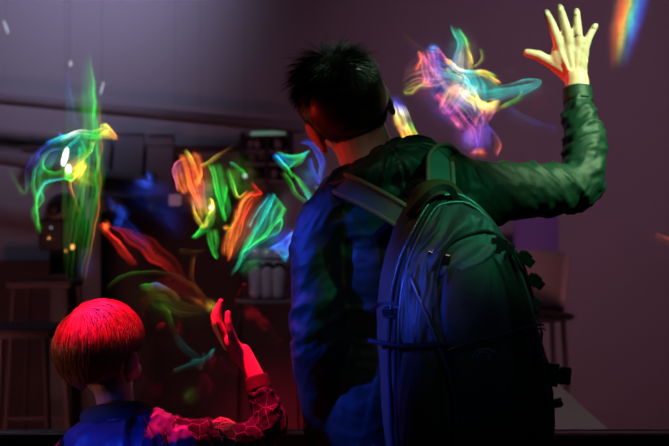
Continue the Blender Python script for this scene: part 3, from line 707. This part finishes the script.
# glasses: a temple arm shows beside the man's left ear
g = empty('glasses', HM); tag(g, 'thin dark glasses worn by the man, their arm showing by his ear', 'glasses')
for s in (-1, 1):
    tube('temple_arm', [HM + RM @ Vector((s*.070, .088, .006)), HM + RM @ Vector((s*.084, .04, .006)), HM + RM @ Vector((s*.087, -.006, .010)), HM + RM @ Vector((s*.086, -.026, -.006))], .0016, M['darkmetal'], g)
    c = HM + RM @ Vector((s*.036, .102, .002)); ps = [c + RM @ Vector((.026*math.cos(a*PI/10), .004*math.sin(a*PI/10), .019*math.sin(a*PI/10))) for a in range(21)]
    bm = bmesh.new(); add_tube(bm, ps, .0014, 6, cap=False); obj('rim', bm, M['darkmetal'], g)
tube('bridge', [HM + RM @ Vector((-.011, .103, .004)), HM + RM @ Vector((0, .109, .008)), HM + RM @ Vector((.011, .103, .004))], .0014, M['darkmetal'], g)

# hair: a close cap and thousands of short tufts
def fib_dir(i, n):
    z = 1 - 2*(i+.5)/n; a = i*2.399963; q = math.sqrt(1-z*z); return Vector((q*math.cos(a), q*math.sin(a), z))
def man_hairline(d):
    """how far inside the hairline a direction on the skull lies"""
    x, y, z = d
    front = .48 - .25*max(0, -y)                      # forehead
    if y > .35: return z - .42
    side = -.30 if y < -.10 else -.12 + (y+.10)*1.15
    if abs(x) > .60 and -.30 < y < .12: side = max(side, -.06)
    low = -.86 + .30*abs(x) if y < -.35 else side
    return z - low
hb = bmesh.new(); n = 2600
def cap_mesh(H, R, k, rad, line, name, m, parent, c0=(0, -.008, .022), th=.0):
    bm = bmesh.new(); bmesh.ops.create_icosphere(bm, subdivisions=5, radius=1)
    dead = [v for v in bm.verts if line(v.co.normalized()) < 0]
    bmesh.ops.delete(bm, geom=dead, context='VERTS')
    for v in bm.verts:
        d = v.co.normalized(); e = min(1, line(d)/.25)
        v.co = H + R @ ((Vector(c0) + Vector((d.x*(rad[0]+th*e), d.y*(rad[1]+th*e), d.z*(rad[2]+th*e))))*k)
    o = obj(name, bm, m, parent); return o
hair = cap_mesh(HM, RM, KM, (.0785, .0965, .0885), man_hairline, 'hair', M['hair_man'], body, th=.007)
st = []; c0 = Vector((0, -.008, .022)); N = 15000
whorl = Vector((.10, -.45, .88)).normalized()
for i in range(N):
    d = fib_dir(i, N); d = (d + Vector((random.gauss(0, .012), random.gauss(0, .012), random.gauss(0, .012)))).normalized()
    ln = man_hairline(d)
    if ln < random.uniform(-.03, .05): continue
    top = max(0, d.z); L = .010 + .036*top**1.5*min(1, .3+ln) + .006*random.random()
    root = c0 + Vector((d.x*.0785, d.y*.0965, d.z*.0885)); nrm = Vector((d.x/.0785, d.y/.0965, d.z/.0885)).normalized()
    away = (d - whorl); away -= nrm*away.dot(nrm); away = away.normalized() if away.length > 1e-4 else Vector((1, 0, 0))
    flow = away*1.0 + Vector((0, .2, -.35))*(1-top); flow -= nrm*flow.dot(nrm)
    clump = noise.noise(d*7); clump2 = noise.noise(d*7 + Vector((5, 5, 5)))
    side = nrm.cross(away)
    flow = flow + side*(.9*clump*top + .25*clump2) + Vector([random.gauss(0, .12) for _ in range(3)])
    lift = .16 + .42*top*top + .55*max(0, clump2)*top + (1.1*max(0, noise.noise(d*11)) if top > .55 else 0)
    pts = []
    for j in range(4):
        t = j/3; pts.append(HM + RM @ ((root + nrm*(.001 + L*lift*t*(1-.30*t)) + flow*L*(t*.55 + .45*t*t))*KM))
    st.append((pts, random.uniform(.0004, .0007)))
strand_mesh('hair_strands', st, M['hair_man'], hair)

# jacket
bm = bmesh.new()
add_ell(bm, chest + Vector((0, 0, -.02)), (.175, .125, .20), RT); add_ell(bm, waist, (.165, .120, .24), RT); add_ell(bm, pelvis + Vector((0, 0, .04)), (.175, .125, .13), RT)
add_ell(bm, P(400, 222, -.03), (.165, .10, .085), RT)
add_tube(bm, [P(333, 224, -.05), P(350, 196, -.045), P(378, 186, -.03), P(420, 178, -.01), P(455, 182, .03), P(480, 196, .05)], [.066, .060, .070, .070, .062, .066], 18)
add_tube(bm, [P(327, 224, -.045), P(320, 255, -.05), P(321, 300, -.06), elL, (elL+wrL)/2, wrL], [.060, .062, .062, .058, .055, .046], 18)
add_tube(bm, [P(470, 196, .045), P(505, 192, .085), P(540, 190, .13), P(572, 188, .165)], [.073, .066, .060, .056], 18)
add_tube(bm, [P(572, 188, .165), P(581, 182, .175), P(585, 160, .19), P(584, 135, .22), P(580, 118, .24), P(578.5, 105, .255)], [.056, .054, .050, .046, .041, .0355], 18)
fm = fold_fn([(P(470, 190, .05), P(572, 188, .165), 17, .6, .0105), (P(584, 200, .165), P(577, 90, .27), 26, .5, .0110), (P(330, 215, -.045), P(321, 350, -.06), 15, .5, .0100), (elL, wrL, 16, .4, .006), (P(402, 200, 0), P(402, 480, 0), 9, .25, .005)], 3)
jacket = blob('jacket', bm, M['jacket'], body, .0055, 6, fm)
tube('cuff', [P(578.3, 103, .257), P(577.6, 96, .263), P(577.2, 89, .268)], [.0350, .0345, .0338], M['jacket'], jacket, n=3, seg=24, cap=False)
# hood: heaped cloth round the neck
bm = bmesh.new()
hp = [P(331, 186, .02), P(333, 184, -.045), P(352, 180, -.085), P(376, 172, -.110), P(402, 166, -.110), P(426, 160, -.085), P(441, 163, -.03), P(436, 170, .03)]
add_tube(bm, spl(hp, 5), [.016 + .016*math.sin(PI*min(1, i/30)) for i in range(36)], 16)
hp2 = [P(352, 178, -.055), P(378, 164, -.075), P(402, 154, -.075), P(421, 150, -.055), P(436, 160, -.02)]
add_tube(bm, spl(hp2, 5), [.014 + .016*math.sin(PI*i/20) for i in range(21)], 16)
add_ell(bm, P(396, 190, -.07), (.105, .055, .048), RT)
add_ell(bm, P(424, 170, -.05), (.055, .05, .045), RT)
add_tube(bm, [P(327, 192, -.03), P(330, 178, .0), P(337, 174, .04)], [.014, .012, .012], 10)
def hood_disp(co, no):
    d = co - P(390, 150, .0); a = math.atan2(d.z, d.x)
    r = d.length
    return .013*(max(0, ridge(Vector((r*30 + 1.3*math.sin(a*2), a*1.6, 4))))**1.5 - .4) + .002*noise.noise(co*55)
hood = blob('hood', bm, M['hood'], jacket, .0045, 4, hood_disp)
tube('hood_seam', [P(423, 143, -.105), P(434, 146, -.10), P(444, 153, -.085), P(452, 160, -.06)], .0016, M['web_tan'], hood)
tube('zipper', [neck0 + Vector((-.03, .12, -.03)), chest + Vector((-.02, .134, .0)), waist + Vector((-.02, .128, 0)), pelvis + Vector((-.02, .128, 0))], .004, M['darkmetal'], jacket)
bm = bmesh.new()
add_ell(bm, pelvis + Vector((0, 0, -.02)), (.168, .118, .13), RT)
legs_into(bm, hipL, hipR, 0, .092, .068, .48); 
tr = fold_fn([(hipL, Vector((hipL.x, 0, .1)), 14, .4, .006), (hipR, Vector((hipR.x, 0, .1)), 14, .4, .006)], 5)
blob('trousers', bm, M['trouser'], body, .008, 4, tr)
shoes(body, [Vector((hipL.x-.01, 0, 0)), Vector((hipR.x+.01, 0, 0))], 1.0, '')

# ---- the child
kid = empty('person', (-.47, 0, 0))
tag(kid, 'child with smooth blond hair and a patterned bomber jacket, one hand lifted towards the glass', 'person')
HB = P(101, 356, .0); KB = .93
RB = Matrix.Rotation(math.radians(-23), 3, 'Z') @ Matrix.Rotation(math.radians(-6), 3, 'X') @ Matrix.Rotation(math.radians(4), 3, 'Y')
nb0, nb1 = P(117, 415, -.01), P(114, 392, .0)
bsL, bsR = P(78, 452, 0), P(172, 444, .0)
beL, bwL = P(66, 540, -.02), P(70, 610, .06)
beR, bwR = P(266, 428, .10), P(247, 360, .15)
bch, bwa, bpe = P(124, 475, 0), P(124, 550, 0), P(124, 610, 0)
bm = bmesh.new(); head_into(bm, HB, RB, KB, True)
add_tube(bm, [nb0 + Vector((0, .015, -.03)), nb0 + Vector((0, .006, 0)), nb1, HB + Vector((.02, .0, -.03))], [.036, .038, .040, .046], 16)
add_ell(bm, bch, (.105, .07, .10)); add_ell(bm, bwa, (.095, .065, .12)); add_ell(bm, bpe, (.105, .07, .09))
add_tube(bm, [bsL, P(117, 430, 0), bsR], [.034, .040, .034], 12)
add_tube(bm, [bsL, beL, (beL+bwL)/2, bwL], [.032, .027, .025, .020], 10)
add_tube(bm, [bsR, P(219, 441, .055), P(264, 430, .10), P(262, 400, .122), P(257.5, 382, .136), bwR, P(243, 352, .155)], [.028, .024, .022, .0235, .0220, .0195, .0185], 12)
def B(x, y, d=0): return P(195 + x/2.857, 290 + y/2.857, .16 + d)
F2 = [([B(96, 155, -.006), B(80, 118, -.010), B(69, 90, -.010), B(66, 62, -.008), B(74, 32, -.004)], [.0088, .0084, .0078, .0070, .0058]),
      ([B(94, 150, .008), B(76, 118, .008), B(63, 92, .010), B(60, 66, .012), B(68, 42, .014)], [.0088, .0084, .0078, .0070, .0058]),
      ([B(90, 155, .022), B(72, 124, .026), B(58, 98, .028), B(53, 76, .030), B(58, 56, .030)], [.0084, .0078, .0072, .0066, .0055]),
      ([B(92, 165, .034), B(74, 136, .040), B(60, 112, .044), B(54, 96, .046), B(55, 80, .046)], [.0076, .0070, .0064, .0058, .0050])]
T2 = ([B(132, 190, -.014), B(112, 150, -.024), B(101, 118, -.028), B(95, 92, -.028), B(94, 66, -.024)], [.0125, .0105, .0088, .0078, .0062])
RP = Matrix.Rotation(math.radians(-28), 3, 'Y')
palm2 = [(B(104, 155, .006), (.0150, .034, .032), RP), (B(122, 185, .004), (.0155, .030, .026), RP), (B(118, 168, -.014), (.016, .016, .026), RP), (B(142, 205, .0), (.0170, .022, .022), RP)]
hand_into(bm, None, F2, palm2, T2, 1.10)
add_ell(bm, bwL + Vector((0, .01, -.04)), (.014, .028, .036))
for i in range(4): add_tube(bm, [bwL + Vector((0, -.012+.014*i, -.06)), bwL + Vector((.004, -.012+.014*i, -.09)), bwL + Vector((.012, -.012+.014*i, -.11))], [.0072, .0066, .0056], 8)
add_tube(bm, [bwL + Vector((0, .03, -.03)), bwL + Vector((.008, .05, -.055)), bwL + Vector((.012, .055, -.075))], [.010, .008, .0065], 8)
bhL, bhR = bpe + Vector((-.055, 0, -.03)), bpe + Vector((.055, 0, -.03))
legs_into(bm, bhL, bhR, 0, .050, .036, bpe.z*.48)
bbody = blob('body', bm, M['skin_boy'], kid, .0029, 4)
eyes(HB, RB, KB, bbody)
# hair: long smooth strands fanning from the whorl
wB = Vector((-.30, -.62, .72)).normalized()
def kid_hairline(d):
    x, y, z = d
    er = (d - Vector((.93, .02, -.36))).length
    if er < .30: return er - .30
    if y > .45: return z - .25
    if y < -.2: return z + .95 - .50*abs(x)
    if x < 0: return z + .54 - (y+.2)*.9
    return z + .50 - (y+.2)*1.2
hairB = cap_mesh(HB, RB, KB, (.0800, .0980, .0910), kid_hairline, 'hair', M['hair_boy'], bbody, th=.007)
st = []; N = 11000
E0 = Vector((.0800, .0980, .0910))
for i in range(N):
    d = fib_dir(i, N)
    if kid_hairline(d) < .02: continue
    pts = []; q = d.copy(); off = .003 + .008*random.random()
    L = (.070 + .045*random.random()); stp = 10; jit = Vector([random.gauss(0, .035) for _ in range(3)])
    cl = noise.noise(d*5); cut = .02 + .03*noise.noise(d*16)
    for j in range(stp+1):
        nrm = Vector((q.x/E0.x, q.y/E0.y, q.z/E0.z)).normalized()
        rise = off*math.sin(min(1, .15 + j/stp*1.4)*PI*.5) + .0012*cl + .0035*math.sin(j/stp*PI*.9)
        p = Vector(c0) + Vector((q.x*E0.x, q.y*E0.y, q.z*E0.z)) + nrm*(.004 + rise)
        pts.append(HB + RB @ (p*KB))
        aw = q - wB; aw -= q*aw.dot(q); aw = aw.normalized()*(1 if aw.length > 1e-5 else 0)
        g_ = Vector((0, 0, -1)); g_ -= q*g_.dot(q)
        kk = min(1, max(0, (q-wB).length - .25)/.8)
        mv = aw*(1-.75*kk) + g_*(.15+1.0*kk) + jit + Vector((.06*cl, 0, 0))
        q2 = (q + mv.normalized()*(L/stp/.088)).normalized()
        if kid_hairline(q2) < cut: break
        q = q2
    if len(pts) >= 3: st.append((pts, random.uniform(.0004, .0009)))
strand_mesh('hair_strands', st, M['hair_boy'], hairB)
# jacket
bm = bmesh.new()
add_ell(bm, bch, (.130, .095, .115)); add_ell(bm, bwa, (.125, .09, .13)); 
add_tube(bm, [P(70, 462, -.01), P(92, 438, -.005), P(118, 430, 0), P(150, 432, 0), P(176, 444, .0)], [.045, .045, .050, .047, .046], 16)
add_ell(bm, P(122, 440, -.02), (.10, .055, .05))
jb = blob('jacket', bm, M['boy_body'], bbody, .0048, 5, fold_fn([(P(140, 425, 0), P(200, 450, 0), 30, .5, .014), (P(110, 420, 0), P(110, 520, 0), 14, .5, .007)], 11))
bm = bmesh.new()
add_tube(bm, [P(158, 440, .0), P(180, 440, .02), P(215, 440, .055), P(245, 441, .085), P(262, 436, .10)], [.047, .049, .043, .040, .041], 18)
add_tube(bm, [P(262, 436, .10), P(270, 428, .105), P(268, 412, .115), P(264, 404, .12), P(261.5, 397, .125)], [.041, .041, .038, .034, .031], 18)
sl = fold_fn([(P(150, 438, 0), P(262, 438, .10), 26, .5, .0085), (P(270, 440, .1), P(258, 388, .13), 30, .35, .0080)], 21)
tag(blob('sleeve', bm, M['sleeve'], jb, .0042, 4, sl), 'burgundy sleeve crossed by thin pink lines')
bm = bmesh.new()
add_tube(bm, [P(74, 458, -.01), beL, (beL+bwL)/2, bwL], [.048, .042, .038, .030], 14)
tag(blob('sleeve', bm, M['sleeve'], jb, .006, 4, fold_fn([(bsL, beL, 22, .5, .006), (beL, bwL, 22, .5, .006)], 31)), 'burgundy sleeve crossed by thin pink lines')
tube('cuff', [P(259.5, 391, .128), P(257.5, 384, .134), P(255.5, 377, .139)], [.0285, .0280, .0270], M['rib'], jb, n=3, seg=20, cap=False)
tube('cuff', [bwL + Vector((0, 0, .02)), bwL + Vector((0, 0, -.02))], [.027, .026], M['rib'], jb, n=1, seg=20)
cp = [P(86, 421, .03), P(90, 416, -.03), P(104, 412, -.055), P(122, 410, -.058), P(138, 409, -.045), P(146, 412, -.005), P(146, 414, .035)]
cb = bmesh.new(); ca = spl(cp, 5)
add_tube(cb, ca, [.017]*len(ca), 14, flat=.55, up=Vector((0, 0, 1)).cross(Vector((1, 0, 0))))
obj('collar', cb, M['collar'], jb)
tube('seam', [P(144, 417, -.060), P(150, 428, -.066), P(158, 440, -.066), P(166, 452, -.05)], .0013, M['web'], jb)
# light glint on the sleeve, modelled as a pale lattice
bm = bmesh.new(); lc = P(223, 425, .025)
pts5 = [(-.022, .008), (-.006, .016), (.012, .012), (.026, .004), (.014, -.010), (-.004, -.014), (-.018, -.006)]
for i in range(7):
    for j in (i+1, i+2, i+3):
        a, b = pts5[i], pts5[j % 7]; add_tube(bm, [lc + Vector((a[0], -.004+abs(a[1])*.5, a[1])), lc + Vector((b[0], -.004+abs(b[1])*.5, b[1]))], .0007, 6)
tag(obj('lattice_glint', bm, mat('pale_glint', (.8, .65, .6), .4), jb), 'pale crisscross glint of light')
bm = bmesh.new(); add_ell(bm, bpe + Vector((0, 0, .0)), (.115, .085, .10)); legs_into(bm, bhL, bhR, 0, .062, .050, bpe.z*.48)
blob('trousers', bm, M['trouser'], bbody, .007, 4)
shoes(bbody, [Vector((bhL.x-.01, 0, 0)), Vector((bhR.x+.01, 0, 0))], .72, '')

# ------------------------------------------------------------------ backpack
pb, pt = P(465, 478, -.24), P(428, 196, -.20)
pk = empty('backpack', pb); tag(pk, 'worn dark backpack with many straps and buckles, carried on the man\'s back', 'backpack')
axis = (pt - pb); Hh = axis.length; az = axis.normalized()
yaw = math.radians(16); out = Vector((math.sin(yaw), -math.cos(yaw), 0)); out = (out - az*out.dot(az)).normalized(); ax_ = az.cross(out)*-1
ax_ = out.cross(az)*-1 if out.cross(az).x < 0 else out.cross(az)
def BP(x, o, z): return pb + ax_*x + out*o + az*z       # x to the pack's right, o outwards, z up (metres)
def wid(t):
    return .140*(1 - .20*max(0, t-.22)/.78 - max(0, (t-.50)/.50)**2.4*.50)*(1 - .10*max(0, .15-t)/.15)
def dep(t): return (.085 + .045*math.sin(PI*min(1, t*.9+.12)))*(1-max(0, (t-.82)/.18)**2*.45)
def surf(t, a, k=1.0, off=0.0):
    """point on the pack's skin: t up, a round it in degrees (0 outward, +90 its right side)"""
    a_ = math.radians(a); s, c = math.sin(a_), math.cos(a_); p = 2/2.9
    x = math.copysign(abs(s)**p, s)*wid(t)*k; o = math.copysign(abs(c)**p, c)*dep(t)
    sk = .018*math.sin(t*PI)
    return BP(x + (s*off), .03 + o + c*off, t*Hh)
def pack_loft(bm, t0, t1, nt=40, na=64, f=None, off=0, a0=-180, a1=180, wr=0, seed=0, closed=True):
    rows = []
    for i in range(nt+1):
        t = t0 + (t1-t0)*i/nt; row = []
        for k in range(na if closed else na+1):
            a = a0 + (a1-a0)*k/na; e = 0
            if f: e = f((i/nt), (a-a0)/(a1-a0))
            p = surf(t, a, 1, off*(e if f else 1))
            if wr:
                q = p*1.0; e2 = max(0, ridge(Vector((q.x*16+seed, q.y*16, q.z*9))))**1.4 - .4
                c = BP(0, .03, t*Hh); p = p + (p-c).normalized()*wr*e2
            row.append(bm.verts.new(p))
        rows.append(row)
    for r, s in zip(rows, rows[1:]):
        m_ = len(r)
        for k in range(m_ if closed else m_-1): bm.faces.new((r[k], r[(k+1) % m_], s[(k+1) % m_], s[k]))
    return rows
bm = bmesh.new(); rows = pack_loft(bm, 0, 1, wr=.005)
bt = rows[0]; tp = rows[-1]
bm.faces.new(bt[::-1]); prev = tp
for k, (sc, up) in enumerate(((.86, .012), (.62, .021), (.3, .026))):
    c = BP(0, .03, Hh); cur = [bm.verts.new(c + (v.co-c)*(sc) + az*up) for v in tp]
    m_ = len(cur)
    for i in range(m_): bm.faces.new((prev[i], prev[(i+1) % m_], cur[(i+1) % m_], cur[i]))
    prev = cur
bm.faces.new(prev)
main = obj('main_body', bm, M['pack'], pk)
# quilted panels bulging from the pack: f gives the bulge
def bulge(u, v): return (max(0, math.sin(PI*min(1, max(0, u))))**.35)*(max(0, math.sin(PI*min(1, max(0, v))))**.35)
def panel(name, t0, t1, a0, a1, off, m, wr=.003, seed=0, shape=None, lab=None, parent=None):
    bm = bmesh.new(); nt, na = 40, 36; rows = []
    for i in range(nt+1):
        u = i/nt; t = t0 + (t1-t0)*u; row = []
        l, r = (a0, a1) if shape is None else shape(u)
        for k in range(na+1):
            v = k/na; a = l + (r-l)*v
            p = surf(t, a, 1, -.004 + off*bulge(u, v)); c = BP(0, .03, t*Hh)
            e2 = max(0, ridge(Vector((v*4.2 - u*1.6 + seed, u*1.5, seed))))**1.8 + .4*max(0, ridge(Vector((v*9 - u*3 + seed, u*3, 1))))**2 - .4
            row.append(bm.verts.new(p + (p-c).normalized()*wr*e2*bulge(u, v)))
        rows.append(row)
    for r, s in zip(rows, rows[1:]):
        for k in range(na): bm.faces.new((r[k], r[k+1], s[k+1], s[k]))
    o = obj(name, bm, m, parent or pk)
    if lab: tag(o, lab)
    return o
panel('front_pocket', .03, .80, -22, 62, .026, M['pack_black'], .004, 2, shape=lambda u: (-20 - 6*u + 30*max(0, u-.75)*2, 58 - 6*u - 22*max(0, u-.7)*2), lab='black rounded front pocket')
panel('top_pocket', .70, .97, -52, 40, .022, M['pack_grey'], .014, 4, shape=lambda u: (-58+70*max(0, u-.35), 52-46*max(0, u-.35)), lab='grey crumpled top pocket')
panel('side_panel', .40, .86, -66, -20, .018, M['pack_grey'], .011, 6, lab='grey creased side panel')
panel('side_pocket', .04, .50, -74, -26, .026, M['pack'], .006, 8, lab='brown slack side pocket')
panel('side_pocket', .06, .46, 62, 100, .028, M['pack_black'], .004, 9, lab='black slack side pocket')
def on(tas, off=.006, n=6): return [surf(t, a, 1, off) for t, a in [(q.x, q.y) for q in spl([(t, a, 0) for t, a in tas], n)]]
def cord(name, tas, r, m, off=.006, parent=None, **k):
    bm = bmesh.new(); add_tube(bm, on(tas, off), r, 8, **k); return obj(name, bm, m, parent or pk)
arch = [(.12, -86), (.35, -84), (.60, -78), (.78, -66), (.90, -46), (.965, -24), (.98, 0), (.965, 26), (.90, 46), (.78, 60), (.6, 70), (.35, 76), (.12, 80)]
cord('piping', arch, .0042, M['pipe'], .008); cord('zipper', [(t-.012, a*.90) for t, a in arch], .0052, M['web'], .006); cord('piping', [(t-.03, a*.80) for t, a in arch], .0036, M['pipe'], .012)
cord('piping', [(.06, -22), (.30, -18), (.45, -24), (.60, -34), (.72, -46)], .0040, M['pipe'], .018)
cord('piping', [(.05, -84), (.25, -84), (.5, -82)], .0035, M['pipe'], .008)
cord('seam', [(.70, -22), (.80, -12), (.84, 12), (.80, 34), (.70, 50)], .0028, M['web'], .020)
cord('seam', [(.47, -20), (.50, 10), (.51, 40), (.50, 58)], .0022, M['pipe'], .026)
cord('seam', [(.455, -20), (.485, 10), (.495, 40), (.485, 58)], .0016, M['web'], .027)
# webbing
def band(name, pts, wdt, th, m, parent=None, n=6, up=Vector((0, -1, 0)), lab=None):
    bm = bmesh.new(); ps = spl([tuple(p) for p in pts], n); L, R_ = [], []
    tops, bots = [], []
    for i, p in enumerate(ps):
        t = (ps[min(i+1, len(ps)-1)]-ps[max(i-1, 0)]).normalized(); s = t.cross(up).normalized(); u = s.cross(t).normalized()
        tops.append([bm.verts.new(p + s*wdt*x + u*th*y) for x, y in ((-.5, -.5), (-.5, .5), (.5, .5), (.5, -.5))])
    for a, b in zip(tops, tops[1:]):
        for k in range(4): bm.faces.new((a[k], a[(k+1) % 4], b[(k+1) % 4], b[k]))
    bm.faces.new(tops[0][::-1]); bm.faces.new(tops[-1]); o = obj(name, bm, m, parent or pk, False)
    if lab: tag(o, lab)
    return o
def buckle(c, rot, k=1.0):
    bm = bmesh.new(); R = rot
    add_box(bm, c, (.016*k, .005*k, .011*k), R, .003*k); add_box(bm, c + R @ Vector((.026*k, 0, 0)), (.010*k, .004*k, .012*k), R, .003*k)
    for s in (-1, 1): add_box(bm, c + R @ Vector((.005*k, -.001, s*.013*k)), (.013*k, .004*k, .0028*k), R, .0015*k)
    return obj('buckle', bm, M['plastic'], pk, False)
RZ = lambda a, b=0: Matrix.Rotation(math.radians(a), 3, 'Y') @ Matrix.Rotation(math.radians(b), 3, 'Z')
# haul handle
band('haul_handle', [P(409, 216, -.30), P(418, 205, -.325), P(430, 193, -.335), P(441, 187.5, -.325), P(451, 190, -.31), P(457, 201, -.30)], .012, .006, M['web'], lab='black looped haul handle')
# shoulder straps: over each shoulder and down the front
def harness(pts, wd, m, ed):
    s = band('shoulder_strap', pts, wd, .012, m)
    up = Vector((0, -1, 0))
    for sg in (-1, 1):
        q = spl([tuple(p) for p in pts], 6); e = []
        for i, p in enumerate(q):
            t = (q[min(i+1, len(q)-1)]-q[max(i-1, 0)]).normalized(); sd = t.cross(up).normalized(); e.append(p + sd*wd*.42*sg + sd.cross(t).normalized()*.006)
        bm = bmesh.new(); add_tube(bm, e, .0052, 8); obj('edge_binding', bm, ed, s)
harness([P(443, 208, -.235), P(441, 190, -.225), P(440, 172, -.185), P(440, 160, -.12), P(446, 157, -.04), P(452, 172, .06), P(452, 230, .13), P(462, 330, .13)], .055, M['web_teal'], M['web_tan'])
harness([P(410, 222, -.225), P(388, 208, -.215), P(362, 194, -.175), P(345, 186, -.12), P(339, 186, -.03), P(345, 210, .06), P(352, 280, .12), P(356, 360, .12)], .048, M['pack_grey'], M['web_tan'])
# compression straps, lift straps and their tails
cord('compression_strap', [(.52, -96), (.50, -60), (.49, -20)], .0048, M['web'], .022); cord('compression_strap', [(.16, -92), (.15, -60), (.15, -22)], .0075, M['web'], .032)
cord('compression_strap', [(.55, 56), (.56, 80), (.55, 110)], .0055, M['web'], .02); cord('compression_strap', [(.24, 40), (.22, 80), (.20, 100)], .0055, M['web'], .03)
cord('compression_strap', [(.80, 40), (.72, 64), (.58, 78), (.42, 84), (.30, 86)], .0060, M['pack_grey'], .014)
cord('compression_strap', [(.76, 48), (.68, 66), (.56, 74)], .0045, M['web'], .020)
band('strap_tail', [P(517, 272, -.26), P(523, 286, -.26), P(531, 298, -.26), P(540, 306, -.255)], .014, .003, M['web'], lab='loose webbing tail sticking out beside the pack')
band('strap_tail', [P(372, 311, -.29), P(380, 304, -.31), P(392, 304, -.33), P(404, 309, -.34)], .007, .003, M['web'])
band('strap_tail', [P(536, 411, -.26), P(545, 404, -.27), P(554, 402, -.27), P(561, 400, -.265)], .009, .004, M['web_teal'], lab='teal webbing tail under the buckle')
band('strap_tail', [P(524, 420, -.26), P(532, 412, -.27), P(534, 426, -.27), P(526, 446, -.26), P(520, 466, -.26)], .014, .004, M['web'])
band('strap_tail', [P(518, 392, -.26), P(528, 385, -.265), P(538, 377, -.27)], .012, .004, M['web'])
band('strap_tail', [P(508, 318, -.30), P(517, 330, -.30), P(524, 348, -.30), P(534, 366, -.28)], .010, .004, M['pipe'], lab='glossy lashing cord down the side')
cord('lash_cord', [(.52, 60), (.46, 72), (.50, 82), (.40, 70), (.34, 80)], .0018, M['pipe'], .02)
cord('lash_cord', [(.48, 66), (.42, 78), (.36, 66), (.30, 76)], .0018, M['pipe'], .022)
buckle(P(545, 374, -.27), RZ(6, 5), 1.35); buckle(P(434, 257, -.36), RZ(12, -12), .8); buckle(P(498, 245, -.335), RZ(20, 20), .9)
buckle(P(510, 290, -.31), RZ(70, 20), .8); buckle(P(388, 312, -.335), RZ(-10, -40), .7); buckle(P(530, 408, -.27), RZ(-25, 10), .9)
for tt, aa in ((.74, 52), (.66, 60)): buckle(surf(tt, aa, 1, .03), RZ(40, 20), .7)
# curved emblem on the pocket
ec = [P(474, 356, -.41), P(476, 351, -.41), P(482, 348, -.41), P(489, 349, -.408), P(493, 354, -.405)]
def onto(px, py, off=.0012):
    """lays a point seen at (px, py) on the pack's front"""
    best = None
    for i in range(60):
        t = .2+.5*i/60
        for a in range(-30, 60, 2):
            q = surf(t, a, 1, -.004 + .026 + off)
            d = q - CAM; k = (18/55)/334.5; x = d.x/d.y/k + 334.5; y = 223 - d.z/d.y/k
            e = (x-px)**2 + (y-py)**2
            if best is None or e < best[0]: best = (e, q)
    return best[1]
E = [onto(473, 358), onto(475, 352), onto(482, 348), onto(489, 349), onto(493, 353)]
E2 = [onto(478, 357), onto(483, 352), onto(489, 354), onto(490, 358)]
for nm, ee in (('emblem', E), ('emblem', E2)):
    bm = bmesh.new(); add_tube(bm, spl([tuple(p) for p in ee], 4), .0013, 8); obj(nm, bm, M['emblem'], pk)
